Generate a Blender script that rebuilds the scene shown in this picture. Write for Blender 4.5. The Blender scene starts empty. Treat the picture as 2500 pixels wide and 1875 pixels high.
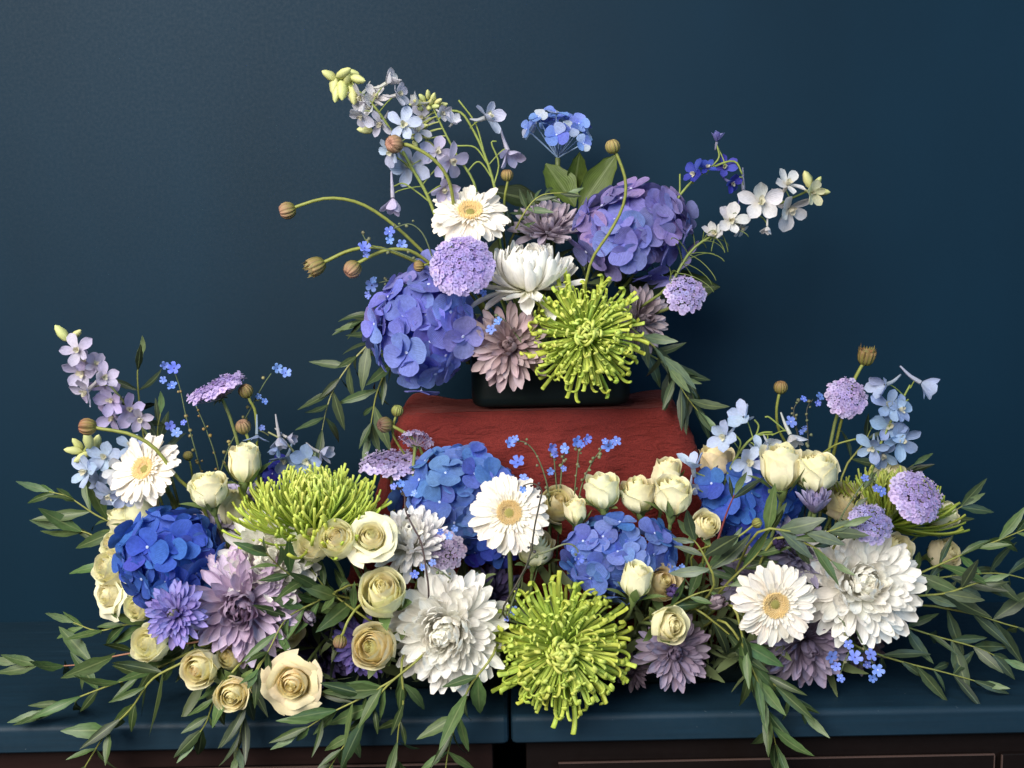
import bpy, math, random
from mathutils import Vector, Matrix, noise as mnoise
random.seed(7)
rnd = random.random
def U(a, b): return a + (b - a) * random.random()
R_ = math.radians
S = bpy.context.scene
COL = S.collection

# ------------------------------------------------------------------ camera
FPX = 2400.0; TILT = R_(7.0); ROLL = R_(-1.15)
FRONT_Y = 1.10
CAM_ROT = Matrix.Rotation(R_(90) - TILT, 4, 'X') @ Matrix.Rotation(ROLL, 4, 'Z')
def ray(px, py):
    return (CAM_ROT.to_3x3() @ Vector(((px - 1250) / FPX, -(py - 937.5) / FPX, -1.0)))
_d = ray(1250, 1750)
CAM_Z = -_d.z / _d.y * FRONT_Y
CAM = Vector((0, 0, CAM_Z))
def at(px, py, Y):
    d = ray(px, py)
    return CAM + d * (Y / d.y)
def on_z(px, py, z):
    d = ray(px, py)
    return CAM + d * ((z - CAM.z) / d.z)
def mpp(Y): return Y / FPX           # metres per photograph pixel at depth Y
WALL_Y = on_z(1250, 1493, 0).y
cd = bpy.data.cameras.new('camera'); cam = bpy.data.objects.new('camera', cd); COL.objects.link(cam)
cd.sensor_width = 36; cd.lens = 36 * FPX / 2500; cd.clip_start = .02; cd.clip_end = 60
cam.matrix_world = Matrix.Translation(CAM) @ CAM_ROT
S.camera = cam

# ------------------------------------------------------------------ light
w = bpy.data.worlds.new('World'); S.world = w; w.use_nodes = True
bg = w.node_tree.nodes['Background']
bg.inputs[0].default_value = (.78, .88, 1, 1); bg.inputs[1].default_value = .08
def area(name, loc, target, sx, sy, power, col):
    l = bpy.data.lights.new(name, 'AREA'); l.shape = 'RECTANGLE'; l.size = sx; l.size_y = sy
    l.energy = power; l.color = col
    o = bpy.data.objects.new(name, l); COL.objects.link(o); o.location = loc
    o.rotation_euler = (Vector(target) - Vector(loc)).to_track_quat('-Z', 'Y').to_euler()
    return o
area('window_light', (-1.15, -.92, 1.75), (.0, 1.2, .28), 1.9, 1.8, 165, (1, .96, .90))
area('blue_fill_light', (2.1, -.7, 1.2), (.3, 1.35, .3), .9, 1.3, 28, (.40, .68, 1))  # added cool fill lamp, turns the wall's right side bluer; no window known there
S.view_settings.view_transform = 'Standard'; S.view_settings.look = 'None'
S.view_settings.exposure = 0.0; S.view_settings.gamma = 1.0
S.view_settings.use_curve_mapping = False
S.render.engine = 'CYCLES'
S.cycles.max_bounces = 8; S.cycles.diffuse_bounces = 5; S.cycles.use_adaptive_sampling = True; S.cycles.adaptive_threshold = .03; S.cycles.glossy_bounces = 2
S.cycles.transmission_bounces = 3; S.cycles.use_denoising = True
S.cycles.caustics_reflective = False; S.cycles.caustics_refractive = False

# ------------------------------------------------------------------ materials
def new_mat(name):
    m = bpy.data.materials.new(name); m.use_nodes = True
    nt = m.node_tree; nt.nodes.clear()
    out = nt.nodes.new('ShaderNodeOutputMaterial')
    return m, nt, out
def mixc(nt, fac, a, b, blend='MIX'):
    n = nt.nodes.new('ShaderNodeMix'); n.data_type = 'RGBA'; n.blend_type = blend
    for sock, v in ((n.inputs[0], fac), (n.inputs[6], a), (n.inputs[7], b)):
        if hasattr(v, 'is_output'): nt.links.new(v, sock)
        elif isinstance(v, (int, float)): sock.default_value = v
        else: sock.default_value = (*v, 1)
    return n.outputs[2]
def mrange(nt, v, a, b, c, d):
    n = nt.nodes.new('ShaderNodeMapRange'); nt.links.new(v, n.inputs[0])
    for i, x in enumerate((a, b, c, d)): n.inputs[i + 1].default_value = x
    return n.outputs[0]
def petal_mat(name, base_mul, tip_mul, back_mul=(1, 1, 1), trans=.28, rough=.55, veins=9, bump=.25, split=.55, spec=.35, speck=.06, vein=.05, midrib=0):
    """Colour comes from the object's own colour; the petal's foot and tip differ in hue as on the flower; fine lengthwise veins."""
    m, nt, out = new_mat(name)
    oi = nt.nodes.new('ShaderNodeObjectInfo'); uv = nt.nodes.new('ShaderNodeUVMap'); uv.uv_map = 'UVMap'
    sx = nt.nodes.new('ShaderNodeSeparateXYZ'); nt.links.new(uv.outputs[0], sx.inputs[0])
    g = mrange(nt, sx.outputs[0], 0.0, split, 0, 1)
    mul = mixc(nt, g, base_mul, tip_mul)
    c = mixc(nt, 1.0, oi.outputs['Color'], mul, 'MULTIPLY')
    geo = nt.nodes.new('ShaderNodeNewGeometry')
    bk = mixc(nt, 1.0, c, back_mul, 'MULTIPLY')
    c = mixc(nt, geo.outputs['Backfacing'], c, bk)
    tc = nt.nodes.new('ShaderNodeTexCoord')
    nz = nt.nodes.new('ShaderNodeTexNoise'); nz.inputs['Scale'].default_value = 6; nz.inputs['Detail'].default_value = 3
    nt.links.new(uv.outputs[0], nz.inputs['Vector'])
    v = mrange(nt, nz.outputs[0], .3, .7, 1 - speck * 1.5, 1 + speck)
    hs = nt.nodes.new('ShaderNodeHueSaturation'); nt.links.new(c, hs.inputs['Color']); nt.links.new(v, hs.inputs['Value'])
    rv = mrange(nt, oi.outputs['Random'], 0, 1, .485, .515); nt.links.new(rv, hs.inputs['Hue'])
    wv = nt.nodes.new('ShaderNodeTexWave'); wv.bands_direction = 'Y'; wv.inputs['Scale'].default_value = veins / 3.0
    wv.inputs['Distortion'].default_value = 1.2; wv.inputs['Detail'].default_value = 1; nt.links.new(uv.outputs[0], wv.inputs['Vector'])
    bp = nt.nodes.new('ShaderNodeBump'); bp.inputs['Strength'].default_value = bump; bp.inputs['Distance'].default_value = .0006
    nt.links.new(wv.outputs['Fac'], bp.inputs['Height'])
    c = mixc(nt, mrange(nt, wv.outputs['Fac'], .0, .35, vein, 0), hs.outputs[0], (.0, .0, .02))
    if midrib:
        ab = nt.nodes.new('ShaderNodeMath'); ab.operation = 'SUBTRACT'; nt.links.new(sx.outputs[1], ab.inputs[0]); ab.inputs[1].default_value = .5
        aa = nt.nodes.new('ShaderNodeMath'); aa.operation = 'ABSOLUTE'; nt.links.new(ab.outputs[0], aa.inputs[0])
        c = mixc(nt, mrange(nt, aa.outputs[0], .02, .07, midrib, 0), c, (.20, .24, .10))
    p = nt.nodes.new('ShaderNodeBsdfPrincipled'); nt.links.new(c, p.inputs['Base Color'])
    p.inputs['Roughness'].default_value = rough; p.inputs['Specular IOR Level'].default_value = spec
    nt.links.new(bp.outputs[0], p.inputs['Normal'])
    t = nt.nodes.new('ShaderNodeBsdfTranslucent'); nt.links.new(c, t.inputs['Color'])
    mx = nt.nodes.new('ShaderNodeMixShader'); mx.inputs[0].default_value = trans
    nt.links.new(p.outputs[0], mx.inputs[1]); nt.links.new(t.outputs[0], mx.inputs[2])
    nt.links.new(mx.outputs[0], out.inputs[0])
    return m
M = {}
M['rose'] = petal_mat('rose petal', (.92, .98, .72), (1, 1, 1), trans=.32, rough=.7, bump=.05, vein=0, spec=.18)
M['white'] = petal_mat('white mum petal', (.95, .96, .80), (1, 1, 1), trans=.3, bump=.08, veins=6, vein=0)
M['gerbera'] = petal_mat('gerbera petal', (.95, .92, .78), (1, 1, 1), trans=.3, bump=.15, veins=8)
M['spider'] = petal_mat('green quill petal', (.55, .72, .5), (1.05, 1.0, 1.15), trans=.25, rough=.45, bump=.1, veins=4, split=.9, vein=0)
M['lilac'] = petal_mat('lilac petal', (.75, .7, .72), (1, 1, 1), (1.15, 1.12, 1.1), trans=.3, bump=.15, veins=7)
M['hydrangea'] = petal_mat('hydrangea petal', (.8, .82, 1.0), (1, 1, 1), (.95, .95, 1), trans=.36, rough=.72, bump=.2, veins=15, vein=.3, spec=.14, speck=.1)
M['delphinium'] = petal_mat('delphinium petal', (1, 1, .92), (1, 1, 1), trans=.35, bump=.5, veins=8)
M['floret'] = petal_mat('lace floret', (.8, .75, .85), (1.05, 1.02, 1.05), trans=.25, bump=.1)
M['small'] = petal_mat('small blue petal', (.8, .8, .9), (1, 1, 1), trans=.2, bump=.1)
M['sepal'] = petal_mat('sepal', (.8, .9, .7), (1, 1, 1), trans=.15, rough=.5, bump=.2)
M['leaf'] = petal_mat('eucalyptus leaf', (.95, 1, .9), (1, 1, 1), (2.4, 2.3, 2.8), trans=.15, rough=.45, veins=5, bump=.06, spec=.4, speck=.16, midrib=.55)
M['broadleaf'] = petal_mat('broad leaf', (1, 1, .9), (1, 1, 1), (1.5, 1.4, 1.3), trans=.2, rough=.45, veins=14, bump=.35, speck=.15, midrib=.5, vein=.15)
def plain_mat(name, rough=.6, bump=.2, scale=300, spec=.35, tint=.15):
    m, nt, out = new_mat(name)
    oi = nt.nodes.new('ShaderNodeObjectInfo'); tc = nt.nodes.new('ShaderNodeTexCoord')
    nz = nt.nodes.new('ShaderNodeTexNoise'); nz.inputs['Scale'].default_value = scale; nz.inputs['Detail'].default_value = 3
    nt.links.new(tc.outputs['Object'], nz.inputs['Vector'])
    v = mrange(nt, nz.outputs[0], .3, .7, 1 - tint, 1 + tint)
    hs = nt.nodes.new('ShaderNodeHueSaturation'); nt.links.new(oi.outputs['Color'], hs.inputs['Color']); nt.links.new(v, hs.inputs['Value'])
    bp = nt.nodes.new('ShaderNodeBump'); bp.inputs['Strength'].default_value = bump; bp.inputs['Distance'].default_value = .0005
    nt.links.new(nz.outputs[0], bp.inputs['Height'])
    p = nt.nodes.new('ShaderNodeBsdfPrincipled'); nt.links.new(hs.outputs[0], p.inputs['Base Color'])
    p.inputs['Roughness'].default_value = rough; p.inputs['Specular IOR Level'].default_value = spec
    nt.links.new(bp.outputs[0], p.inputs['Normal']); nt.links.new(p.outputs[0], out.inputs[0])
    return m
M['stem'] = plain_mat('stem', .5, .15, 200)
M['grain'] = plain_mat('pollen', .8, .5, 700, tint=.35)
def bud_mat():
    m, nt, out = new_mat('scabious bud')
    oi = nt.nodes.new('ShaderNodeObjectInfo'); uv = nt.nodes.new('ShaderNodeUVMap'); uv.uv_map = 'UVMap'
    sx = nt.nodes.new('ShaderNodeSeparateXYZ'); nt.links.new(uv.outputs[0], sx.inputs[0])
    g = mrange(nt, sx.outputs[0], .15, .75, 0, 1)
    c = mixc(nt, g, (.16, .17, .035), oi.outputs['Color'])
    wv = nt.nodes.new('ShaderNodeTexWave'); wv.bands_direction = 'Y'; wv.inputs['Scale'].default_value = 4
    wv.inputs['Distortion'].default_value = .6; nt.links.new(uv.outputs[0], wv.inputs['Vector'])
    c2 = mixc(nt, mrange(nt, wv.outputs['Fac'], .35, .8, 0, .3), c, (.24, .11, .08))
    bp = nt.nodes.new('ShaderNodeBump'); bp.inputs['Strength'].default_value = .8; bp.inputs['Distance'].default_value = .001
    nt.links.new(wv.outputs['Fac'], bp.inputs['Height'])
    p = nt.nodes.new('ShaderNodeBsdfPrincipled'); nt.links.new(c2, p.inputs['Base Color'])
    p.inputs['Roughness'].default_value = .6; p.inputs['Specular IOR Level'].default_value = .3
    nt.links.new(bp.outputs[0], p.inputs['Normal']); nt.links.new(p.outputs[0], out.inputs[0])
    return m
M['bud'] = bud_mat()
def paint_mat(name, col, rough, bumpscale, bump, worn=0, spec=.5, flat=False):
    m, nt, out = new_mat(name)
    tc = nt.nodes.new('ShaderNodeTexCoord')
    n1 = nt.nodes.new('ShaderNodeTexNoise'); n1.inputs['Scale'].default_value = bumpscale; n1.inputs['Detail'].default_value = 4
    nt.links.new(tc.outputs['Object'], n1.inputs['Vector'])
    mp = nt.nodes.new('ShaderNodeMapping'); mp.inputs['Scale'].default_value = (1.2, 1.2, .5) if flat else (2.5, 40, 60)
    nt.links.new(tc.outputs['Object'], mp.inputs['Vector'])
    n2 = nt.nodes.new('ShaderNodeTexNoise'); n2.inputs['Scale'].default_value = 3; n2.inputs['Detail'].default_value = 5
    nt.links.new(mp.outputs[0], n2.inputs['Vector'])
    c = mixc(nt, mrange(nt, n2.outputs[0], .3, .75, 0, 1), tuple(x * .86 for x in col), tuple(x * 1.14 for x in col))
    if worn:
        n3 = nt.nodes.new('ShaderNodeTexNoise'); n3.inputs['Scale'].default_value = 260; n3.inputs['Detail'].default_value = 2
        nt.links.new(tc.outputs['Object'], n3.inputs['Vector'])
        c = mixc(nt, mrange(nt, n3.outputs[0], .745, .79, 0, .6), c, (.22, .26, .3))
        c = mixc(nt, mrange(nt, n2.outputs[0], .66, .84, 0, worn), c, (.10, .15, .19))
    bp = nt.nodes.new('ShaderNodeBump'); bp.inputs['Strength'].default_value = bump; bp.inputs['Distance'].default_value = .0008
    nt.links.new(n1.outputs[0], bp.inputs['Height'])
    bp2 = nt.nodes.new('ShaderNodeBump'); bp2.inputs['Strength'].default_value = .06 if worn else .0; bp2.inputs['Distance'].default_value = .0008
    nt.links.new(n2.outputs[0], bp2.inputs['Height']); nt.links.new(bp.outputs[0], bp2.inputs['Normal'])
    p = nt.nodes.new('ShaderNodeBsdfPrincipled'); nt.links.new(c, p.inputs['Base Color'])
    nt.links.new(mrange(nt, n1.outputs[0], .2, .8, rough - .05, rough + .08), p.inputs['Roughness'])
    p.inputs['Specular IOR Level'].default_value = spec
    nt.links.new(bp2.outputs[0], p.inputs['Normal']); nt.links.new(p.outputs[0], out.inputs[0])
    return m
M['wall'] = paint_mat('blue wall paint', (.0018, .0170, .0345), .58, 210, .05, spec=.14, flat=True)
M['top'] = paint_mat('blue furniture paint', (.0046, .0215, .039), .60, 120, .10, .22, spec=.3)
M['wood'] = paint_mat('dark brown wood', (.006, .0034, .003), .6, 90, .2, spec=.12)
M['wood_edge'] = paint_mat('worn wood edge', (.07, .04, .032), .6, 300, .3)
M['wood_red'] = paint_mat('reddish brown wood', (.014, .006, .005), .6, 90, .2, spec=.15)
def ceramic():
    m, nt, out = new_mat('dark green ceramic')
    p = nt.nodes.new('ShaderNodeBsdfPrincipled'); p.inputs['Base Color'].default_value = (.004, .010, .010, 1)
    p.inputs['Roughness'].default_value = .42; p.inputs['Specular IOR Level'].default_value = .3
    tc = nt.nodes.new('ShaderNodeTexCoord'); n = nt.nodes.new('ShaderNodeTexNoise'); n.inputs['Scale'].default_value = 60
    nt.links.new(tc.outputs['Object'], n.inputs['Vector'])
    bp = nt.nodes.new('ShaderNodeBump'); bp.inputs['Strength'].default_value = .1; bp.inputs['Distance'].default_value = .001
    nt.links.new(n.outputs[0], bp.inputs['Height']); nt.links.new(bp.outputs[0], p.inputs['Normal'])
    nt.links.new(p.outputs[0], out.inputs[0]); return m
M['ceramic'] = ceramic()
def cloth_mat():
    m, nt, out = new_mat('red gauze cloth')
    tc = nt.nodes.new('ShaderNodeTexCoord')
    mp = nt.nodes.new('ShaderNodeMapping'); mp.inputs['Scale'].default_value = (15, 15, 40); nt.links.new(tc.outputs['Object'], mp.inputs['Vector'])
    n = nt.nodes.new('ShaderNodeTexNoise'); n.inputs['Scale'].default_value = 2.4; n.inputs['Detail'].default_value = 6; n.inputs['Distortion'].default_value = 1.4
    nt.links.new(mp.outputs[0], n.inputs['Vector'])
    n2 = nt.nodes.new('ShaderNodeTexNoise'); n2.inputs['Scale'].default_value = 900; nt.links.new(tc.outputs['Object'], n2.inputs['Vector'])
    c = mixc(nt, mrange(nt, n2.outputs[0], .3, .7, 0, 1), (.10, .013, .011), (.20, .028, .023))
    b1 = nt.nodes.new('ShaderNodeBump'); b1.inputs['Strength'].default_value = .8; b1.inputs['Distance'].default_value = .006; nt.links.new(n.outputs[0], b1.inputs['Height'])
    b2 = nt.nodes.new('ShaderNodeBump'); b2.inputs['Strength'].default_value = .4; b2.inputs['Distance'].default_value = .0006
    nt.links.new(n2.outputs[0], b2.inputs['Height']); nt.links.new(b1.outputs[0], b2.inputs['Normal'])
    p = nt.nodes.new('ShaderNodeBsdfPrincipled'); nt.links.new(c, p.inputs['Base Color']); p.inputs['Roughness'].default_value = .9
    p.inputs['Specular IOR Level'].default_value = .15; p.inputs['Sheen Weight'].default_value = .15; p.inputs['Sheen Tint'].default_value = (.8, .3, .25, 1)
    nt.links.new(b2.outputs[0], p.inputs['Normal']); nt.links.new(p.outputs[0], out.inputs[0]); return m
M['cloth'] = cloth_mat()

# ------------------------------------------------------------------ mesh helpers
def mk(name, V, F, mat, UV=None, smooth=True):
    me = bpy.data.meshes.new(name); me.from_pydata([tuple(v) for v in V], [], F)
    if mat is not None: me.materials.append(mat)
    if smooth: me.polygons.foreach_set('use_smooth', [True] * len(me.polygons))
    if UV is not None:
        l = me.uv_layers.new(name='UVMap'); idx = [0] * len(me.loops); me.loops.foreach_get('vertex_index', idx)
        flat = []
        for i in idx: flat += [UV[i][0], UV[i][1]]
        l.data.foreach_set('uv', flat)
    me.update(); return me
def obj(name, me, parent=None, mw=None, col=None):
    o = bpy.data.objects.new(name, me); COL.objects.link(o)
    if parent is not None: o.parent = parent
    if mw is not None: o.matrix_basis = mw
    if col is not None: o.color = (max(0, col[0]), max(0, col[1]), max(0, col[2]), 1)
    return o
def tag(o, label, cat, group=None, kind=None):
    if label: o['label'] = label
    if cat: o['category'] = cat
    if group: o['group'] = group
    if kind: o['kind'] = kind
    return o
def thing(name, label, cat, loc, group=None):
    o = bpy.data.objects.new(name, None); COL.objects.link(o); o.location = loc; o.empty_display_size = .02
    return tag(o, label, cat, group)
def grid_faces(nu, nv, off=0):
    F = []
    for i in range(nu):
        for j in range(nv):
            a = off + i * (nv + 1) + j
            F.append((a, a + 1, a + nv + 2, a + nv + 1))
    return F
def petal(name, mat, W, prof, curl=0.0, cup=.5, nu=7, nv=4, groove=0, gk=2, wave=0, twist=0, curlpow=1.0, start=0.0, join=None):
    """A petal of length 1 along +X, upper face +Z; curl in radians over its length."""
    V = []; UV = []; x = z = 0.0; ph = U(0, 6)
    for i in range(nu + 1):
        s = i / nu
        th = start + curl * s ** curlpow
        if i: x += math.cos(th) / nu; z += math.sin(th) / nu
        nx, nz_ = -math.sin(th), math.cos(th)
        w_ = W * max(prof(s), .004)
        for j in range(nv + 1):
            v = 2 * j / nv - 1
            if cup > 1e-4:
                y = w_ * math.sin(cup * v) / math.sin(min(cup, 1.57)) if cup < 1.57 else w_ * math.sin(cup * v)
                h = w_ * (1 - math.cos(cup * v)) / max(math.sin(min(cup, 1.57)), .2)
            else: y = w_ * v; h = 0
            h += groove * W * math.cos(v * math.pi * gk) * min(1, s * 3) + wave * W * math.sin(s * 7 + ph + v) * abs(v) * s
            h += twist * v * w_ * s
            V.append((x + nx * h, y, z + nz_ * h)); UV.append((s, j / nv))
    me = mk(name, V, grid_faces(nu, nv), mat, UV)
    return me
def interp(pts):
    def f(s):
        for (a, b), (c, d) in zip(pts, pts[1:]):
            if s <= c:
                t = (s - a) / (c - a); t = t * t * (3 - 2 * t); return b + (d - b) * t
        return pts[-1][1]
    return f
def tube_geo(P, rads, seg=6, V=None, F=None, UV=None):
    V = [] if V is None else V; F = [] if F is None else F; UV = [] if UV is None else UV
    n = len(P); off = len(V)
    T = [(P[min(i + 1, n - 1)] - P[max(i - 1, 0)]).normalized() for i in range(n)]
    a = T[0].orthogonal().normalized()
    for i in range(n):
        a = (a - T[i] * a.dot(T[i])).normalized(); b = T[i].cross(a)
        r = rads[i] if not isinstance(rads, (int, float)) else rads
        for k in range(seg):
            q = 2 * math.pi * k / seg
            V.append(P[i] + a * (math.cos(q) * r) + b * (math.sin(q) * r)); UV.append((i / (n - 1), k / seg))
    for i in range(n - 1):
        for k in range(seg):
            A = off + i * seg + k; B = off + i * seg + (k + 1) % seg
            F.append((A, B, B + seg, A + seg))
    V.append(P[-1] + T[-1] * (rads[-1] if not isinstance(rads, (int, float)) else rads) * .5); UV.append((1, 0))
    e = len(V) - 1; o2 = off + (n - 1) * seg
    for k in range(seg): F.append((o2 + k, o2 + (k + 1) % seg, e))
    return V, F, UV
def smooth_path(pts, n):
    """Catmull-Rom through the points."""
    P = [pts[0] * 2 - pts[1]] + list(pts) + [pts[-1] * 2 - pts[-2]]
    out = []; segs = len(pts) - 1
    for i in range(n + 1):
        t = i / n * segs; k = min(int(t), segs - 1); u = t - k
        a, b, c, d = P[k], P[k + 1], P[k + 2], P[k + 3]
        out.append(.5 * ((2 * b) + (c - a) * u + (2 * a - 5 * b + 4 * c - d) * u * u + (3 * b - a - 3 * c + d) * u ** 3))
    return out
def bez(a, b, c, d, n=10):
    return [a * (1 - t) ** 3 + b * 3 * t * (1 - t) ** 2 + c * 3 * t * t * (1 - t) + d * t ** 3 for t in [i / n for i in range(n + 1)]]
def lathe(name, mat, prof, seg=14, ridge=0, rk=7):
    V = []; UV = []; n = len(prof)
    for i, (r, z) in enumerate(prof):
        for k in range(seg):
            q = 2 * math.pi * k / seg; rr = r * (1 + ridge * math.cos(q * rk))
            V.append((rr * math.cos(q), rr * math.sin(q), z)); UV.append((i / (n - 1), k / seg))
    F = [(i * seg + k, i * seg + (k + 1) % seg, (i + 1) * seg + (k + 1) % seg, (i + 1) * seg + k) for i in range(n - 1) for k in range(seg)]
    return mk(name, V, F, mat, UV)
def frame(axis, roll=0.0):
    z = axis.normalized(); q = Vector((0, 0, 1)).rotation_difference(z)
    return q.to_matrix().to_4x4() @ Matrix.Rotation(roll, 4, 'Z')
def F3(r, u, t): return Vector((r, -t, u)).normalized()      # right, up, towards the camera
def TRS(loc, rot=None, sc=1):
    s = Matrix.Diagonal((sc, sc, sc, 1)) if isinstance(sc, (int, float)) else Matrix.Diagonal((*sc, 1))
    m = Matrix.Translation(loc)
    if rot is not None: m = m @ rot
    return m @ s
def pet_m(phi, r0, z0, elev, sc, roll=0.0):
    return Matrix.Rotation(phi, 4, 'Z') @ Matrix.Translation((r0, 0, z0)) @ Matrix.Rotation(-elev, 4, 'Y') @ Matrix.Rotation(roll, 4, 'X') @ (Matrix.Diagonal((sc, sc, sc, 1)) if isinstance(sc, (int, float)) else Matrix.Diagonal((*sc, 1)))
def jit(c, a=.06):
    k = 1 + U(-a, a); return tuple(max(0, x * k * (1 + U(-a, a) * .4)) for x in c)
def lerp(a, b, t): return a + (b - a) * t
def lerpc(a, b, t): t = min(1, max(0, t)); return tuple(x + (y - x) * t for x, y in zip(a, b))
GREEN = (.13, .18, .035)

# where stems are rooted: the ceramic vase above, the low trough below
def root_up(p): return Vector((max(-.06, min(.15, .04 + (p.x - .04) * .35)), 1.335 + U(-.02, .02), VASE_TOP - .02))
def root_low(p): return Vector((max(-.40, min(.42, p.x * .9)), 1.195 + U(-.02, .02), .05))
def stem_curve(root, tipP, axis, pull=.07):
    d = (tipP - root).length
    return bez(root, root + Vector((0, 0, d * .3)), tipP - axis * min(pull, d * .45), tipP, 10)
def add_stem(t, path, rad, col, name='stem', seg=6):
    V, F, UV = tube_geo([p - t.location for p in path], rad, seg)
    return obj(name, mk(name, V, F, M['stem'], UV), t, None, col)

# ------------------------------------------------------------------ the setting
def box_mesh(name, x0, x1, y0, y1, z0, z1, mat, bev=0.0):
    import bmesh
    bm = bmesh.new(); bmesh.ops.create_cube(bm, size=1)
    for v in bm.verts: v.co = Vector((lerp(x0, x1, v.co.x + .5), lerp(y0, y1, v.co.y + .5), lerp(z0, z1, v.co.z + .5)))
    if bev: bmesh.ops.bevel(bm, geom=bm.edges[:], offset=bev, segments=3, affect='EDGES', profile=.5)
    me = bpy.data.meshes.new(name); bm.to_mesh(me); bm.free(); me.materials.append(mat); return me
wall = obj('wall', box_mesh('wall', -1.9, 1.9, WALL_Y, WALL_Y + .1, -.9, 1.7, M['wall'])); wall['kind'] = 'structure'
def top_mesh(x0, x1, seam_at_x0):
    f = FRONT_Y
    prof = [(WALL_Y - .002, -.034), (WALL_Y - .002, 0)] + [(f + .008 - .008 * math.sin(k / 9 * math.pi / 2), -.007 + .007 * math.cos(k / 9 * math.pi / 2)) for k in range(10)] + [(f, -.0315), (f + .0025, -.034)]
    xs = [x0, x0 + .0018, x0 + .006, x1 - .006, x1 - .0018, x1] ; ins = [.006, .0018, 0, 0, .0018, .006]
    V = []; n = len(prof); cy = sum(p[0] for p in prof) / n
    for x, i_ in zip(xs, ins):
        for (y, z) in prof:
            V.append((x, y + (i_ if y < f + .05 else 0), z - (i_ * .7 if z > -.010 else -i_ * .5)))
    F = []
    for k in range(len(xs) - 1):
        for i in range(n):
            j = (i + 1) % n
            F.append((k * n + i, k * n + j, (k + 1) * n + j, (k + 1) * n + i))
    F.append(tuple(range(n))); F.append(tuple(range((len(xs) - 1) * n, len(xs) * n))[::-1])
    me = mk('top', V, F, M['top'], smooth=False)
    return me
seam = at(1245, 1785, FRONT_Y).x
FB = FRONT_Y + .012
def xat(px, py=1850): return at(px, py, FB).x
def zat(px, py): return at(px, py, FB).z
gl = thing('cabinet', 'reddish brown cabinet with a dark blue painted top', 'cabinet', (-.6, FRONT_Y + .2, -.7), 'cabinets with painted blue tops')
gr = thing('cabinet', 'near-black brown cabinet with long drawer under its blue painted top', 'cabinet', (.6, FRONT_Y + .2, -.7), 'cabinets with painted blue tops')
def put(t, name, me):
    o = obj(name, me, t); o.location = -t.location; return o
put(gl, 'top', top_mesh(-1.7, seam - .0014, False)); put(gr, 'top', top_mesh(seam + .0014, 1.7, True))
zl = zat(1000, 1864); zr = zat(1800, 1851); zr2 = zat(2460, 1838)
put(gl, 'carcase', box_mesh('carcase', -1.6, xat(1203), FB + .004, WALL_Y - .02, -.7, -.0345, M['wood_red'], .002))
put(gl, 'drawer_front', box_mesh('drawer_front', xat(330), xat(1125), FB - .003, FB + .012, -.30, zl, M['wood'], .0015))
put(gl, 'worn_edge', box_mesh('worn_edge', xat(330), xat(1125), FB - .0035, FB - .0015, zl - .0012, zl + .0006, M['wood_edge']))
put(gr, 'carcase', box_mesh('carcase', xat(1285), 1.6, FB + .004, WALL_Y - .02, -.7, -.0345, M['wood'], .002))
put(gr, 'drawer_front', box_mesh('drawer_front', xat(1363), xat(2425), FB - .003, FB + .012, -.30, zr, M['wood'], .0015))
put(gr, 'worn_edge', box_mesh('worn_edge', xat(1363), xat(2425), FB - .0035, FB - .0015, zr - .0010, zr + .0005, M['wood_edge']))
put(gr, 'worn_edge', box_mesh('worn_edge', xat(2425) - .0008, xat(2425) + .0005, FB - .0034, FB - .0015, -.3, zr - .001, M['wood_edge']))
put(gr, 'drawer_front', box_mesh('drawer_front', xat(2443), 1.5, FB - .003, FB + .012, -.30, zr2, M['wood'], .0015))
put(gr, 'worn_edge', box_mesh('worn_edge', xat(2443) - .0005, xat(2443) + .001, FB - .0036, FB - .0015, -.3, zr2 - .001, M['wood_edge']))

def rrect(hx, hy, r, n):
    """n points round a rounded rectangle, evenly spaced."""
    pts = []
    for cx, cy, a0 in ((hx - r, hy - r, 0), (-hx + r, hy - r, 90), (-hx + r, -hy + r, 180), (hx - r, -hy + r, 270)):
        for k in range(13):
            a = R_(a0 + 90 * k / 12); pts.append(Vector((cx + r * math.cos(a), cy + r * math.sin(a), 0)))
    pts.append(pts[0]); L = [0]
    for a, b in zip(pts, pts[1:]): L.append(L[-1] + (b - a).length)
    out = []; k = 0
    for i in range(n):
        d = L[-1] * i / n
        while L[k + 1] < d: k += 1
        t = (d - L[k]) / max(L[k + 1] - L[k], 1e-9); out.append(pts[k].lerp(pts[k + 1], t))
    return out
VASE_Y = 1.335
BOX_Z = at(1350, 1001, 1.275).z
VASE_TOP = BOX_Z + .078
xc = at(1347, 990, 1.275).x
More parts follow.
